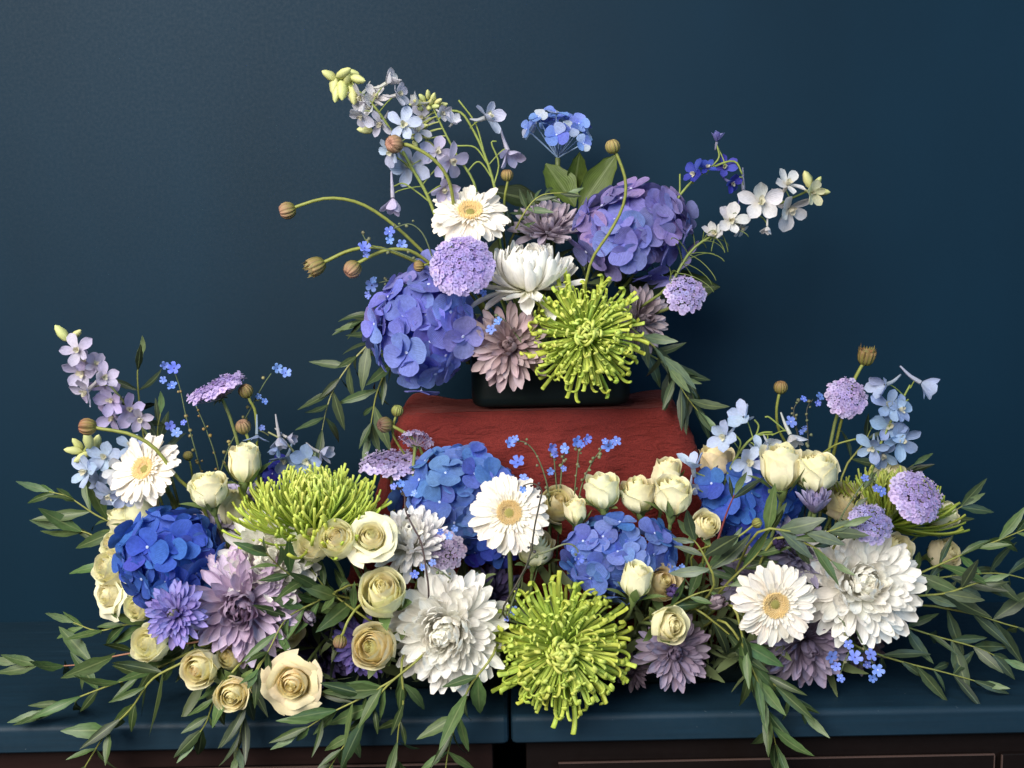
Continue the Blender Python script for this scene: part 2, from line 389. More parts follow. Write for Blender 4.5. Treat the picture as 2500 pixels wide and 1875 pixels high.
# red gauze draped over a pedestal
def cloth():
    n = 300; px_c = at(1316, 950, 1.33).x; V = []; F = []
    lev = []
    for k in range(14): lev.append(('t', k / 14))
    for k in range(90): lev.append(('s', k / 89))
    for kind, q in lev:
        if kind == 't':
            hx, hy, z, r = .178 * max(q, .02), .068 * max(q, .02), BOX_Z - .001, .02 * max(q, .02)
        else:
            d = q ** 1.25 * (BOX_Z - .002)
            rnd_ = min(1, d / .02)
            out_ = math.sqrt(max(0, 1 - (1 - rnd_) ** 2)) * .014
            hx = .172 + out_ + d * .30 ; hy = .062 + out_ + d * .09; z = BOX_Z - .001 - d; r = .026 + d * .12
        ring = rrect(hx, hy, r, n)
        for i, p in enumerate(ring):
            a = 2 * math.pi * i / n
            nn = Vector((p.x, p.y * 1.6, 0)).normalized()
            d = BOX_Z - z
            f = (.5 * math.sin(a * 9 + 1.1) + .5 * math.sin(a * 17 + d * 9)) * .017 * min(1, d * 4.5)
            f += mnoise.noise(Vector((p.x * 14, p.y * 14, z * 9))) * .007 * min(1, d * 12)
            wx = Vector((p.x * 20 + z * 8, p.y * 20, z * 52 + 2 * mnoise.noise(Vector((p.x * 12, p.y * 12, z * 8)))))
            f += (1 - abs(mnoise.noise(wx)) * 2.2) * .0019 + mnoise.noise(wx * 2.3) * .0011
            zz = z + mnoise.noise(Vector((p.x * 22, p.y * 22, 3.3))) * .003 * (1 if d > .002 else .6)
            if d < .03:   # bunched shoulders beside the vase
                sh = max(0, (abs(p.x) - .118) / .06); zz += min(1, sh) * .010 * max(0, (p.y + .05) / .09)
            V.append((px_c + p.x + nn.x * f, VASE_Y + .008 + p.y + nn.y * f, max(zz, .0015)))
    m_ = len(lev)
    for k in range(m_ - 1):
        for i in range(n):
            j = (i + 1) % n; F.append((k * n + i, (k + 1) * n + i, (k + 1) * n + j, k * n + j))
    F.append(tuple(range(n))[::-1])
    return mk('red_cloth', V, F, M['cloth'])
tag(obj('draped_cloth', cloth()), 'rust-red crinkled gauze cloth draped over the pedestal under the vase', 'cloth')
def tray(name, hx, hy, h, r, cx, cy, z0, wall_t=.006, n=72):
    prof = [(-.6 * hy, 0), (-.010, 0), (-.004, .002), (-.001, .006), (0, .014), (0, h - .004), (-.0015, h - .001), (-.004, h), (-wall_t, h - .002), (-wall_t, .03), (-wall_t - .03, .02)]
    V = []; F = []
    for d, z in prof:
        for p in rrect(hx + d, max(hy + d, .004), max(r + d, .003), n): V.append((cx + p.x, cy + p.y, z0 + z))
    for k in range(len(prof) - 1):
        for i in range(n):
            j = (i + 1) % n; F.append((k * n + i, k * n + j, (k + 1) * n + j, (k + 1) * n + i))
    F.append(tuple(range(n))[::-1]); F.append(tuple(range((len(prof) - 1) * n, len(prof) * n)))
    return mk(name, V, F, M['ceramic'])
hv = 198 * mpp(1.275)
tag(obj('vase', tray('vase', hv, .058, .078, .022, xc, VASE_Y, BOX_Z + .0035)), 'dark green rectangular ceramic vase standing on the red cloth', 'vase')
tag(obj('trough', tray('trough', .31, .036, .045, .03, .01, 1.21, .001)), 'low near-black trough holding the lower flowers', 'trough')

# ------------------------------------------------------------------ petal meshes shared by the flowers
oval = interp([(0, .25), (.25, .7), (.6, 1), (.85, .8), (1, .12)])
strap = interp([(0, .42), (.3, .8), (.75, 1), (.92, .86), (1, .34)])
broad = interp([(0, .16), (.2, .58), (.55, 1), (.8, .96), (.93, .68), (1, .26)])
lance = interp([(0, .06), (.12, .42), (.38, 1), (.62, .85), (.85, .4), (1, .03)])
point = interp([(0, .35), (.35, .8), (.72, 1), (.9, .85), (1, .2)])
P_GER = [petal('petal', M['gerbera'], .138 * k, strap, curl=c, cup=.5, nu=7, nv=6, groove=.07, gk=2, start=.12) for k, c in ((1, -.5), (.92, -.3), (1.08, -.65), (1, -.05))]
P_GIN = [petal('petal', M['gerbera'], .11, strap, curl=-.5, cup=.5, nu=5, nv=4, groove=.15, start=.3), petal('petal', M['gerbera'], .13, strap, curl=.1, cup=.6, nu=5, nv=4, groove=.15)]
P_MUM = [petal('petal', M['white'], .108 * k, strap, curl=c, cup=cu * .85, nu=9, nv=6, groove=.04, gk=2, curlpow=1.4, twist=t) for k, c, cu, t in ((1, 1.35, 1.0, .05), (1.1, 1.6, .9, -.08), (.9, 1.15, 1.1, .1), (1.05, 1.45, .95, 0))]
P_MINC = [petal('petal', M['white'], .112 * k, strap, curl=c, cup=.6, nu=9, nv=5, groove=.03, curlpow=1.3, twist=t) for k, c, t in ((1, 1.05, .06), (1.1, 1.25, -.08), (.92, .85, .1), (1.04, .7, -.1))]
P_MMID = [petal('petal', M['white'], .108 * k, strap, curl=c, cup=.55, nu=8, nv=5, groove=.03, curlpow=1.2, twist=t) for k, c, t in ((1, .75, .2), (1.08, .5, -.25), (.92, .95, .1), (1, .3, .3))]
P_MOUT = [petal('petal', M['white'], .13 * k, strap, curl=c, cup=.8, nu=8, nv=4, groove=.1, twist=t) for k, c, t in ((1, .5, .3), (.95, .1, -.3), (1.1, -.45, .1))]
P_LIL = [petal('petal', M['lilac'], .122 * k, point, curl=c, cup=.75, nu=7, nv=4, groove=.1) for k, c in ((1, .35), (.9, .1), (1.1, .6), (1, -.25))]
P_LIN = [petal('petal', M['lilac'], .2, strap, curl=1.5, cup=1.1, nu=6, nv=4, curlpow=1.5), petal('petal', M['lilac'], .19, strap, curl=.9, cup=1.2, nu=6, nv=4)]
def quill(c0, c1, hook, r=.030, wob=0.0):
    P = []; x = z = y = 0; n = 15
    for i in range(n + 1):
        s = i / n
        th = c0 + c1 * s + (hook * max(0, (s - .80) / .20) ** 1.2)
        if i: x += math.cos(th) / n; z += math.sin(th) / n; y += wob * math.sin(s * 4) / n
        P.append(Vector((x, y, z)))
    rad = [r * (.55 + .45 * min(1, s * 2.5)) * (1 if s < .8 else 1 + .12 * (s - .8) / .2) for s in [i / n for i in range(n + 1)]]
    V, F, UV = tube_geo(P, rad, 6); return mk('petal', V, F, M['spider'], UV)
P_QUI = [quill(0, .25, 2.0, .0165), quill(.1, .0, 1.4, .017, .08), quill(-.05, .4, 2.6, .0155, -.08), quill(0, -.3, 1.6, .0165), quill(.1, .1, .4, .018, .1), quill(.0, .1, 2.4, .0165, -.1), quill(.05, .3, .8, .0145, .1)]
P_QUP = [quill(-.1, .75, .2, .0135, .1), quill(-.05, .55, .5, .0135, -.12), quill(-.15, .95, 0, .013), quill(0, .4, .8, .014, .15), quill(-.1, 1.15, .2, .0125)]
P_QIN = [quill(.1, .9, 2.2, .028), quill(0, 1.2, 2.6, .026, .2), quill(.2, .7, 1.6, .03, -.2), quill(.1, 1.1, 1.0, .027)]
P_HYD = [petal('petal', M['hydrangea'], .55 * k, broad, curl=c, cup=.38, nu=8, nv=6, wave=wv_, groove=.02, gk=3) for k, c, wv_ in ((1, .2, .05), (1.06, -.35, .06), (.94, .4, .04), (1.02, -.1, .08))]
P_DEL = [petal('petal', M['delphinium'], .33 * k, oval, curl=c, cup=.5, nu=6, nv=4, wave=wv_, groove=.04) for k, c, wv_ in ((1, .5, .08), (1.15, .15, .12), (.9, -.35, .1))]
P_SEP = [petal('sepal', M['sepal'], .17, lance, curl=c, cup=.5, nu=7, nv=2) for c in (-.5, .35, -1.3)]
P_LEAF = [petal('leaf', M['leaf'], .115 * k, lance, curl=c * .7, cup=cu, nu=9, nv=4, wave=.05, twist=t) for k, c, cu, t in ((1.1, 1.0, .3, .2), (.8, -1.5, .4, .4), (1, -.35, .35, 0), (.9, .3, .45, .3), (1.15, -.6, .25, -.3), (1.0, .05, .5, .5), (.85, -.9, .4, 0))]
P_BLEAF = [petal('leaf', M['broadleaf'], .27, interp([(0, .06), (.2, .6), (.5, 1), (.8, .62), (1, .03)]), curl=c, cup=.45, nu=12, nv=8, wave=.08, groove=.03, gk=4) for c in (-.35, .3)]
# rose petals are shells wrapped round the bud
def shell(R, H, A, flare, lip, edge, Rb=.22, tip=.05, nu=9, nv=10, peel=.05):
    V = []; UV = []
    for i in range(nu + 1):
        t = i / nu
        for j in range(nv + 1):
            a = 2 * j / nv - 1
            wv = .72 + .28 * min(1, t / .45) ** .6
            r = Rb * (1 - t) * .6 + R * math.sin(min(1, t / .6) * math.pi / 2) * (1 if t < .6 else 1 - .08 * (t - .6) / .4)
            r = max(r, Rb * .5)
            k = max(0, (t - .55) / .45); r += flare * k * k + peel * a * a * t
            z = H * t * (1 - edge * abs(a) ** 2.6) + tip * max(0, 1 - abs(a) * 2.5) * t ** 4
            q = max(0, (t - .8) / .2); z -= lip * q * q * (1 + .4 * math.sin(a * 5)); r += lip * q * .7
            az = A * a * wv
            r *= 1 + .02 * math.sin(a * 6 + t * 4)
            V.append((r * math.cos(az), r * math.sin(az), z)); UV.append((t, j / nv))
    return mk('petal', V, grid_faces(nu, nv), M['rose'], UV)
def heart():
    V = []; UV = []; nu, nv = 4, 60
    for i in range(nu + 1):
        t = i / nu
        for j in range(nv + 1):
            a = j / nv; az = a * 2 * math.pi * 3.6; r = (.015 + .30 * a) * (.55 + .45 * math.sin(t * 2.2) - .12 * t * t)
            z = 1.07 + .02 * math.sin(az * 1.5) - .03 * a; z = z * (.3 + .7 * t)
            V.append((r * math.cos(az), r * math.sin(az), z)); UV.append((t, a))
    return mk('heart', V, grid_faces(nu, nv), M['rose'], UV)
P_HEART = heart()
SH1 = [shell(.34, 1.08, 1.5, -.07, .01, .08), shell(.36, 1.06, 1.4, -.05, .02, .10)]
SH1B = [shell(.45, 1.08, 1.4, -.05, .03, .10), shell(.47, 1.06, 1.3, -.02, .04, .12)]
SH2 = [shell(.56, 1.07, 1.3, -.01, .04, .14), shell(.58, 1.05, 1.2, .03, .06, .16)]
SH3 = [shell(.67, 1.03, 1.15, .06, .05, .16, tip=.05), shell(.68, 1.04, 1.05, .04, .04, .20, tip=.07)]
SH4C = [shell(.77, 1.0, 1.05, .10, .04, .22, tip=.05, peel=.02), shell(.78, .95, .95, .18, .06, .26, tip=.08, peel=.04)]
SH4 = [shell(.80, .93, .92, .34, .12, .22, tip=.10, peel=.08), shell(.80, .90, .85, .42, .18, .2, tip=.12, peel=.1)]
SH5 = [shell(.84, .74, .88, .62, .20, .2, tip=.12, peel=.12), shell(.82, .66, .8, .74, .28, .16, tip=.16, peel=.15)]
BUDCUP = [petal('petal', M['rose'], .3, broad, curl=.9, cup=.9, nu=8, nv=5)]
HIP = lathe('calyx', M['stem'], [(.04, -.30), (.12, -.24), (.2, -.1), (.26, .03), (.24, .10)], 10)
CALYX = lathe('calyx', M['stem'], [(.05, -.22), (.12, -.16), (.24, -.04), (.34, .06), (.36, .12)], 14, .05, 7)
# tiny five-petalled florets
def five(mat, name, w=.30, stam=True, cupz=.15):
    V = []; F = []; UV = []
    for k in range(5):
        a = 2 * math.pi * k / 5 + U(-.1, .1); off = len(V)
        L = 1 * U(.9, 1.08)
        for s, ww, z in ((.08, .10, 0), (.45, .30, .05), (.8, .34, cupz), (1.0, .16, cupz * .7)):
            for q in (-1, 0, 1):
                x, y = s * L, q * ww * w / .30
                V.append((x * math.cos(a) - y * math.sin(a), x * math.sin(a) + y * math.cos(a), z + abs(q) * .05)); UV.append((s, (q + 1) / 2))
        F += grid_faces(3, 2, off)
    if stam:
        for k in range(4):
            a = k * 1.7; P = [Vector((0, 0, 0)), Vector((.12 * math.cos(a), .12 * math.sin(a), .5)), Vector((.28 * math.cos(a), .28 * math.sin(a), .85))]
            tube_geo(P, [.035, .03, .07], 4, V, F, UV)
    tube_geo([Vector((0, 0, -.8)), Vector((0, 0, .02))], [.06, .12], 5, V, F, UV)
    return mk(name, V, F, mat, UV)
P_LACE = [five(M['floret'], 'floret', w=.34 + .04 * k) for k in range(4)]
P_FMN = [five(M['small'], 'flower', w=.31, stam=False, cupz=c) for c in (.1, .3, .5)]
EYE = lathe('eye', M['grain'], [(.16, 0), (.2, .06), (.12, .12), (.03, .08)], 8)
BUDM = [lathe('bud', M['bud'], [(.15, -.95), (.55, -.85), (.85, -.5), (1, -.05), (.93, .4), (.68, .75), (.42, .9), (.3, .8), (.05, .7)], 30, .035, 10),
        lathe('bud', M['bud'], [(.2, -1.0), (.6, -.85), (.9, -.4), (1, .1), (1.02, .5), (.98, .85), (.8, .7), (.4, .55), (.05, .5)], 30, .05, 10)]
SEED = lathe('seed_pod', M['stem'], [(.1, -1), (.8, -.6), (1, .1), (.6, .8), (.1, 1.1)], 7, .15, 4)

# ------------------------------------------------------------------ flower builders
def head_thing(name, label, cat, group, c, axis, root, stem_r, stem_col, back=0.0, path=None, pull=.07):
    """Empty at the foot of the stem; returns thing and the head's matrix in the thing's space."""
    t = thing(name, label, cat, root, group)
    base = c - axis * back
    p = path if path else stem_curve(root, base, axis, pull)
    add_stem(t, p, stem_r, stem_col)
    return t, Matrix.Translation(base - root) @ frame(axis, U(0, 6.28))
ROOTS = {'u': root_up, 'l': root_low}
def gerbera(px, py, Y, r, axis, side, label):
    c = at(px, py, Y); R = r * mpp(Y); root = ROOTS[side](c)
    t, H = head_thing('gerbera', label, 'gerbera', 'white gerberas', c, axis, root, .0032, (.16, .2, .06), .08 * R)
    W = (.94, .885, .80)
    n = random.choice((24, 26, 28)); dr = U(-.06, .08)
    for ring, (L, e, m_) in enumerate(((1.02, .04, 0), (.96, .13, .5))):
        for k in range(n):
            ph = 2 * math.pi * (k + m_ + U(-.18, .18)) / n
            me = random.choice(P_GER)
            obj('petal', me, t, H @ pet_m(ph, .10 * R, .02 * R * ring, e + dr + U(-.12, .12), R * (L - .1) * U(.9, 1.05), U(-.25, .25)), jit(W, .03))
    for ring, (L, r0, e) in enumerate(((.38, .20, .28), (.27, .21, .55))):
        for k in range(30):
            ph = 2 * math.pi * (k + .5 * ring + U(-.2, .2)) / 30
            obj('petal', random.choice(P_GIN), t, H @ pet_m(ph, r0 * R, .06 * R, e + U(-.15, .15), R * L * U(.85, 1.15), U(-.3, .3)), jit((.93, .89, .80), .03))
    # the disc: rings of little yellow tubes round a green-gold heart
    V = []; F = []; UV = []
    for k in range(230):
        f = (k + .5) / 230; a = k * 2.39996; rr = .30 * math.sqrt(f)
        h = .06 + .10 * f * U(.7, 1.2) - .05 * (f < .3)
        P = [Vector((rr * math.cos(a), rr * math.sin(a), 0)), Vector((rr * 1.04 * math.cos(a), rr * 1.04 * math.sin(a), h))]
        tube_geo(P, [.011, .015], 5, V, F, UV)
    d = obj('disc', mk('disc', V, F, M['grain'], UV), t, H @ TRS((0, 0, .06 * R), None, R), (.78, .58, .27)); d['kind'] = 'stuff'
    V, F, UV = tube_geo([Vector((0, 0, -.02)), Vector((0, 0, .02)), Vector((0, 0, .03))], [.13, .12, .07], 12)
    obj('disc_heart', mk('disc_heart', V, F, M['grain'], UV), t, H @ TRS((0, 0, .06 * R), None, R), (.24, .22, .06))
    obj('calyx', CALYX, t, H @ TRS((0, 0, -.03 * R), None, R * .55), (.14, .18, .05))
def mum(px, py, Y, r, axis, side, label, n=150, col=(.95, .93, .88), open_=1.0, stray=0, squash=1.0, back=.45, ball=False, wk=1.4):
    c = at(px, py, Y); R = r * mpp(Y); root = ROOTS[side](c)
    t, H = head_thing('chrysanthemum', label, 'chrysanthemum', 'white chrysanthemums', c, axis, root, .0032, (.12, .15, .05), back * R)
    for i in range(n if ball else 0):
        f = (i + .5) / n; th = math.acos(lerp(.97, -.45, f)) + U(-.05, .05); rb = .10 + .10 * f
        tx, tz = math.sin(th) * U(.92, 1.08) - rb, .52 + math.cos(th) * .86 * U(.93, 1.06)
        d_ = math.hypot(tx, tz)
        if th < R_(62): cv = (P_MMID, .26, .96); tx += U(-.14, .14); d_ *= U(.86, 1.02)
        elif f < .78: cv = random.choice(((P_MUM, .55, .87), (P_MUM, .55, .87), (P_MMID, .28, .96)))
        else: cv = random.choice(((P_MMID, .28, .96), (P_MMID, .28, .96), (P_MOUT, .03, .99)))
        obj('petal', random.choice(cv[0]), t, H @ pet_m(i * 2.39996 + U(-.16, .16), rb * R, 0, math.atan2(tz, tx) - cv[1] + U(-.06, .06), (R * d_ / cv[2], R * max(d_, .9) * wk * U(.88, 1.1), R * d_), U(-.14, .14)), jit(lerpc((.94, .91, .80), col, f * 3), .025))
    for i in range(0 if ball else n):
        f = (i + .5) / n
        e = lerp(R_(87), R_(lerp(55, -14, open_)), f ** .78) + U(-.2, .16)
        L = R * lerp(.70, 1.08, f ** .8) * U(.86, 1.1)
        me = random.choice(P_MUM if (open_ < .9 and f < .85) else P_MINC if rnd() > f * 1.1 else P_MMID if f < .93 else P_MOUT + P_MMID[:2])
        obj('petal', me, t, H @ pet_m(i * 2.39996 + U(-.12, .12), R * (.03 + .13 * f), R * .10 * (1 - f), e, L, U(-.3, .3)), jit(lerpc((.93, .905, .80), col, f * 2.5), .025))
    for k in range(stray):
        obj('petal', random.choice(P_MOUT), t, H @ pet_m(U(0, 6.28), .15 * R, 0, U(-.5, .1), (R * U(1.1, 1.3), R * 1.0, R), U(-.5, .5)), jit(col, .03))
    obj('calyx', CALYX, t, H @ TRS((0, 0, -.02 * R), None, R * .6), (.10, .13, .04))
def spider(px, py, Y, r, axis, side, label, n=270, sidev=False, back=.35, dark=1.0):
    c = at(px, py, Y); R = r * mpp(Y); root = ROOTS[side](c)
    t, H = head_thing('spider_chrysanthemum', label, 'chrysanthemum', 'lime green spider chrysanthemums', c, axis, root, .0034, (.13, .17, .04), back * R)
    G0 = (.68, .77, .18); G1 = (.52, .64, .08)
    for i in range(n):
        f = (i + .5) / n
        if sidev: e = lerp(R_(82), R_(-4), f ** .66) + U(-.12, .12); L = R * lerp(.78, 1.28, f) * U(.88, 1.08)
        else: e = lerp(R_(84), R_(-12), f ** .72) + U(-.14, .14); L = R * lerp(.36, 1.14, f ** .62) * U(.86, 1.07)
        me = random.choice(P_QIN if f < .28 and not sidev else P_QUP if sidev else P_QUI)
        if sidev: sc = (L, L * 1.45, L)
        else: sc = (L, L * 1.2, L) if f < .28 else (L, L * lerp(2.1, 1.8, f), L)
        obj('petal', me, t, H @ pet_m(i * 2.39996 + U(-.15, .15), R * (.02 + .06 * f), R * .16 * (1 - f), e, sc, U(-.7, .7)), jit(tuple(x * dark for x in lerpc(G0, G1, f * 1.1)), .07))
    # the finer quills packed between the others
    V = []; F = []; UV = []
    src = [([v.co.copy() for v in me.vertices], [tuple(pl.vertices) for pl in me.polygons]) for me in (P_QUP if sidev else P_QUI)]
    for i in range(150):
        f = U(.15, 1) if sidev else U(.12, .9); vs, fs = random.choice(src); off = len(V)
        if sidev: e = lerp(R_(86), R_(0), f ** .9) + U(-.1, .1); L = lerp(.75, 1.18, f) * U(.85, 1)
        else: e = lerp(R_(82), R_(-16), f ** .72) + U(-.16, .1); L = lerp(.36, 1.1, f ** .62) * U(.8, 1)
        m = pet_m(U(0, 6.28), .02 + .06 * f, .14 * (1 - f), e, (L, L * 1.25, L), U(-.7, .7))
        V += [m @ v for v in vs]; UV += [(j // 6 / 15, .5) for j in range(len(vs))]; F += [tuple(k + off for k in fc) for fc in fs]
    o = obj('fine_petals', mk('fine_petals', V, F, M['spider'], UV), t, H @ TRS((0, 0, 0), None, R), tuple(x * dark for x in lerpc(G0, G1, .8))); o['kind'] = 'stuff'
    obj('calyx', CALYX, t, H @ TRS((0, 0, -.02 * R), None, R * .5), (.11, .15, .04))
def lilac(px, py, Y, r, axis, side, label, outer, inner, n=95, cupped=0.0, heartcol=None, back=.22, core=.3):
    c = at(px, py, Y); R = r * mpp(Y); root = ROOTS[side](c)
    n = int(n * 1.25)
    t, H = head_thing('lilac_chrysanthemum', label, 'chrysanthemum', 'lilac and purple chrysanthemums', c, axis, root, .0026, (.1, .13, .04), back * R)
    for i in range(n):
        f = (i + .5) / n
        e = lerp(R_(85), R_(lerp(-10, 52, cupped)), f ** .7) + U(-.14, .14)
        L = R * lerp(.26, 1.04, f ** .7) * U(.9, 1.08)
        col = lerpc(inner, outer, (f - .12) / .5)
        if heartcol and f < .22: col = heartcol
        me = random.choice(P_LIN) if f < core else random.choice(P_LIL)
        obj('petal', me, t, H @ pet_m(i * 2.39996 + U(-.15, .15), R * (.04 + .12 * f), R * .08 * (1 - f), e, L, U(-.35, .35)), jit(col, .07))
    obj('calyx', CALYX, t, H @ TRS((0, 0, -.02 * R), None, R * .5), (.10, .13, .04))
def mumbud(px, py, Y, r, axis, label, c1, c2, n=26):
    c = at(px, py, Y); R = r * mpp(Y); root = root_low(c)
    t, H = head_thing('chrysanthemum_bud', label, 'flower bud', 'closed chrysanthemum buds', c, axis, root, .0018, (.1, .13, .05), .9 * R)
    for i in range(n):
        f = (i + .5) / n
        obj('petal', P_MUM[i % 4], t, H @ pet_m(i * 2.39996, R * .10, R * .1 * (1 - f), lerp(R_(88), R_(38), f), R * lerp(1.4, 1.85, f)), jit(lerpc(c2, c1, U(-.2, 1.2)), .08))
    obj('calyx', CALYX, t, H @ TRS((0, 0, 0), None, R * 1.3), (.10, .14, .05))
def rose(px, py, Y, r, axis, open_, warm, label, side='l', name='rose'):
    c = at(px, py, Y); root = ROOTS[side](c)
    S_ = r * mpp(Y) / (.74 if open_ == 0 else .92 if open_ == 1 else 1.22)
    zs = 1.70 if open_ == 0 else 1.62 if open_ == 1 else 1.18
    t, H = head_thing(name, label, 'rose', 'cream spray roses', c, axis, root, .0022, (.12, .16, .05), S_ * zs * .55, pull=.05)
    H = H @ Matrix.Diagonal((S_, S_, S_ * zs, 1))
    pale, gold = (.86, .82, .52), (.86, .66, .30)
    cin = lerpc((.95, .91, .62), (.94, .82, .50), warm); cout = lerpc((.95, .935, .69), (.88, .77, .50), warm)
    obj('heart', P_HEART, t, H, jit(cin, .03))
    ph = U(0, 6.28)
    layers = [(SH1, 3, .0), (SH1B, 3, .1), (SH2, 4, .25), (SH3, 4 if open_ else 5, .5)]
    if open_ >= 1: layers.append((SH4 if open_ > 1 else SH4C, 5, .8))
    if open_ >= 2: layers.append((SH5, 5, 1.0))
    for sh, k, q in layers:
        ph += U(.4, 1.2)
        for i in range(k):
            s = U(.95, 1.05)
            obj('petal', random.choice(sh), t, H @ Matrix.Rotation(ph + 2 * math.pi * (i + U(-.13, .13)) / k, 4, 'Z') @ Matrix.Rotation(U(-.08, .06), 4, 'Y') @ Matrix.Diagonal((s, s, U(.92, 1.04), 1)), jit(lerpc(cin, cout, q), .035))
    for i in range(5):
        obj('sepal', random.choice(P_SEP[:2]), t, H @ pet_m(2 * math.pi * i / 5 + .3, .30, -.04, R_(U(40, 56)), (U(.75, 1.1), 1.5, 1)), jit((.15, .21, .07), .12))
    obj('calyx', HIP, t, H, (.14, .19, .06))
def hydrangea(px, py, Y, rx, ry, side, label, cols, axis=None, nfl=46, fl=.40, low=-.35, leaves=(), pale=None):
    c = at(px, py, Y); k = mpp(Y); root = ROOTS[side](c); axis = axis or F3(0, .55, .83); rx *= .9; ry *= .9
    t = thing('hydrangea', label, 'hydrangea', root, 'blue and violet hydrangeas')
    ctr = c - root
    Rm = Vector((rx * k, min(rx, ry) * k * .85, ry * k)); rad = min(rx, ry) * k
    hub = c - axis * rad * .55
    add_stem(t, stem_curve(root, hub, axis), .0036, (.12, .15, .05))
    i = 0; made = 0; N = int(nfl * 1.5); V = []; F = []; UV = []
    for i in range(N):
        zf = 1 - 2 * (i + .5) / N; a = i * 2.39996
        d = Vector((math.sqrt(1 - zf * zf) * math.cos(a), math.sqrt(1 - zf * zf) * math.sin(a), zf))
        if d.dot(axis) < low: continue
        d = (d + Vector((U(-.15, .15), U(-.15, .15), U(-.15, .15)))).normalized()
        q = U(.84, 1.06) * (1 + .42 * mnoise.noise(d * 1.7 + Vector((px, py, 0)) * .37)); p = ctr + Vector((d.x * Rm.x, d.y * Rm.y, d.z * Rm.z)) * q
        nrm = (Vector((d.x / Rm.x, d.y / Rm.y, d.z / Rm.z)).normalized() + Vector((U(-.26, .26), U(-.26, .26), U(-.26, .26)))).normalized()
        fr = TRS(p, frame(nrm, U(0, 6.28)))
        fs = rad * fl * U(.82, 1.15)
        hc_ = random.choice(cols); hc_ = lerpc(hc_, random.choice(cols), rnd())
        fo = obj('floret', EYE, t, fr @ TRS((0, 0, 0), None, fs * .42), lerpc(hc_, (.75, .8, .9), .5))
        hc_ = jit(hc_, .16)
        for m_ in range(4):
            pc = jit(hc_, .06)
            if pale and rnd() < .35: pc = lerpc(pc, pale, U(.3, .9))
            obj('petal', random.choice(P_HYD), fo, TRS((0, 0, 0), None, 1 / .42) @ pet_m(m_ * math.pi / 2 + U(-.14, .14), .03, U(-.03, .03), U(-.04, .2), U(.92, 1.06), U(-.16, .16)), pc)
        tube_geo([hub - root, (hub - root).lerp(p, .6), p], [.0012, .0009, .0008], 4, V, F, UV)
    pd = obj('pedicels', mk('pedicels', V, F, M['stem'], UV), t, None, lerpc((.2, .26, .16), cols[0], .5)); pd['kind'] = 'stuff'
    for (bx, by, tx, ty, dy, wd, cc) in leaves:
        add_leaf(t, at(bx, by, Y + dy), at(tx, ty, Y + dy + U(-.02, .02)), wd, cc)
def add_leaf(t, a, b, wd=1.0, cc=(.05, .09, .02), nrm=None):
    d = b - a; L = d.length; x = d.normalized()
    n_ = (nrm or Vector((U(-.3, .3), -1, U(.0, .5)))); n_ = (n_ - x * n_.dot(x)).normalized()
    m = Matrix((x, n_.cross(x), n_)).transposed().to_4x4()
    return obj('leaf', random.choice(P_BLEAF), t, Matrix.Translation(a - t.location) @ m @ Matrix.Diagonal((L, L * wd, L, 1)), jit(cc, .1))
def lace(px, py, Y, r, axis, side, label, col=(.47, .38, .74), dome=.35, n=105, fs=.15, path=None, bare=False):
    c = at(px, py, Y); R = r * mpp(Y); root = ROOTS[side](c)
    t, H = head_thing('lace_flower', label, 'lace flower', 'lilac lace flowers', c, axis, root, .0022, (.16, .19, .06), R * .45, path)
    V = []; F = []; UV = []
    for i in range(n):
        f = (i + .5) / n; a = i * 2.39996; rr = .96 * math.sqrt(f)
        z = dome * (1 - rr * rr) + U(-.08, .08) + .38
        p = Vector((rr * math.cos(a), rr * math.sin(a), z))
        nr = Vector((p.x * dome * 1.6 + (.5 * p.x * f), p.y * dome * 1.6 + (.5 * p.y * f), 1)).normalized()
        nr = (nr + Vector((U(-.3, .3), U(-.3, .3), U(-.1, .2)))).normalized()
        obj('floret', random.choice(P_LACE), t, H @ TRS(p * R, frame(nr, U(0, 6)), R * fs * lerp(.72, 1.2, f ** 2) * U(.75, 1.25)), jit(lerpc(tuple(x * .8 for x in col), lerpc(col, (.8, .72, .86), .45), f ** 1.5 + U(-.2, .2)), .1))
        if i % 2 == 0: tube_geo([Vector((0, 0, 0)), p * .55 + Vector((0, 0, -.06)), p - nr * .04], [.018, .013, .012], 4, V, F, UV)
    pd = obj('pedicels', mk('pedicels', V, F, M['stem'], UV), t, H @ TRS((0, 0, 0), None, R), (.42, .30, .38) if bare else (.30, .26, .26)); pd['kind'] = 'stuff'
    for k in range(8):
        obj('bract', P_SEP[0], t, H @ pet_m(k * .785, .03 * R, 0, U(0, .4), R * .4), (.15, .19, .06))
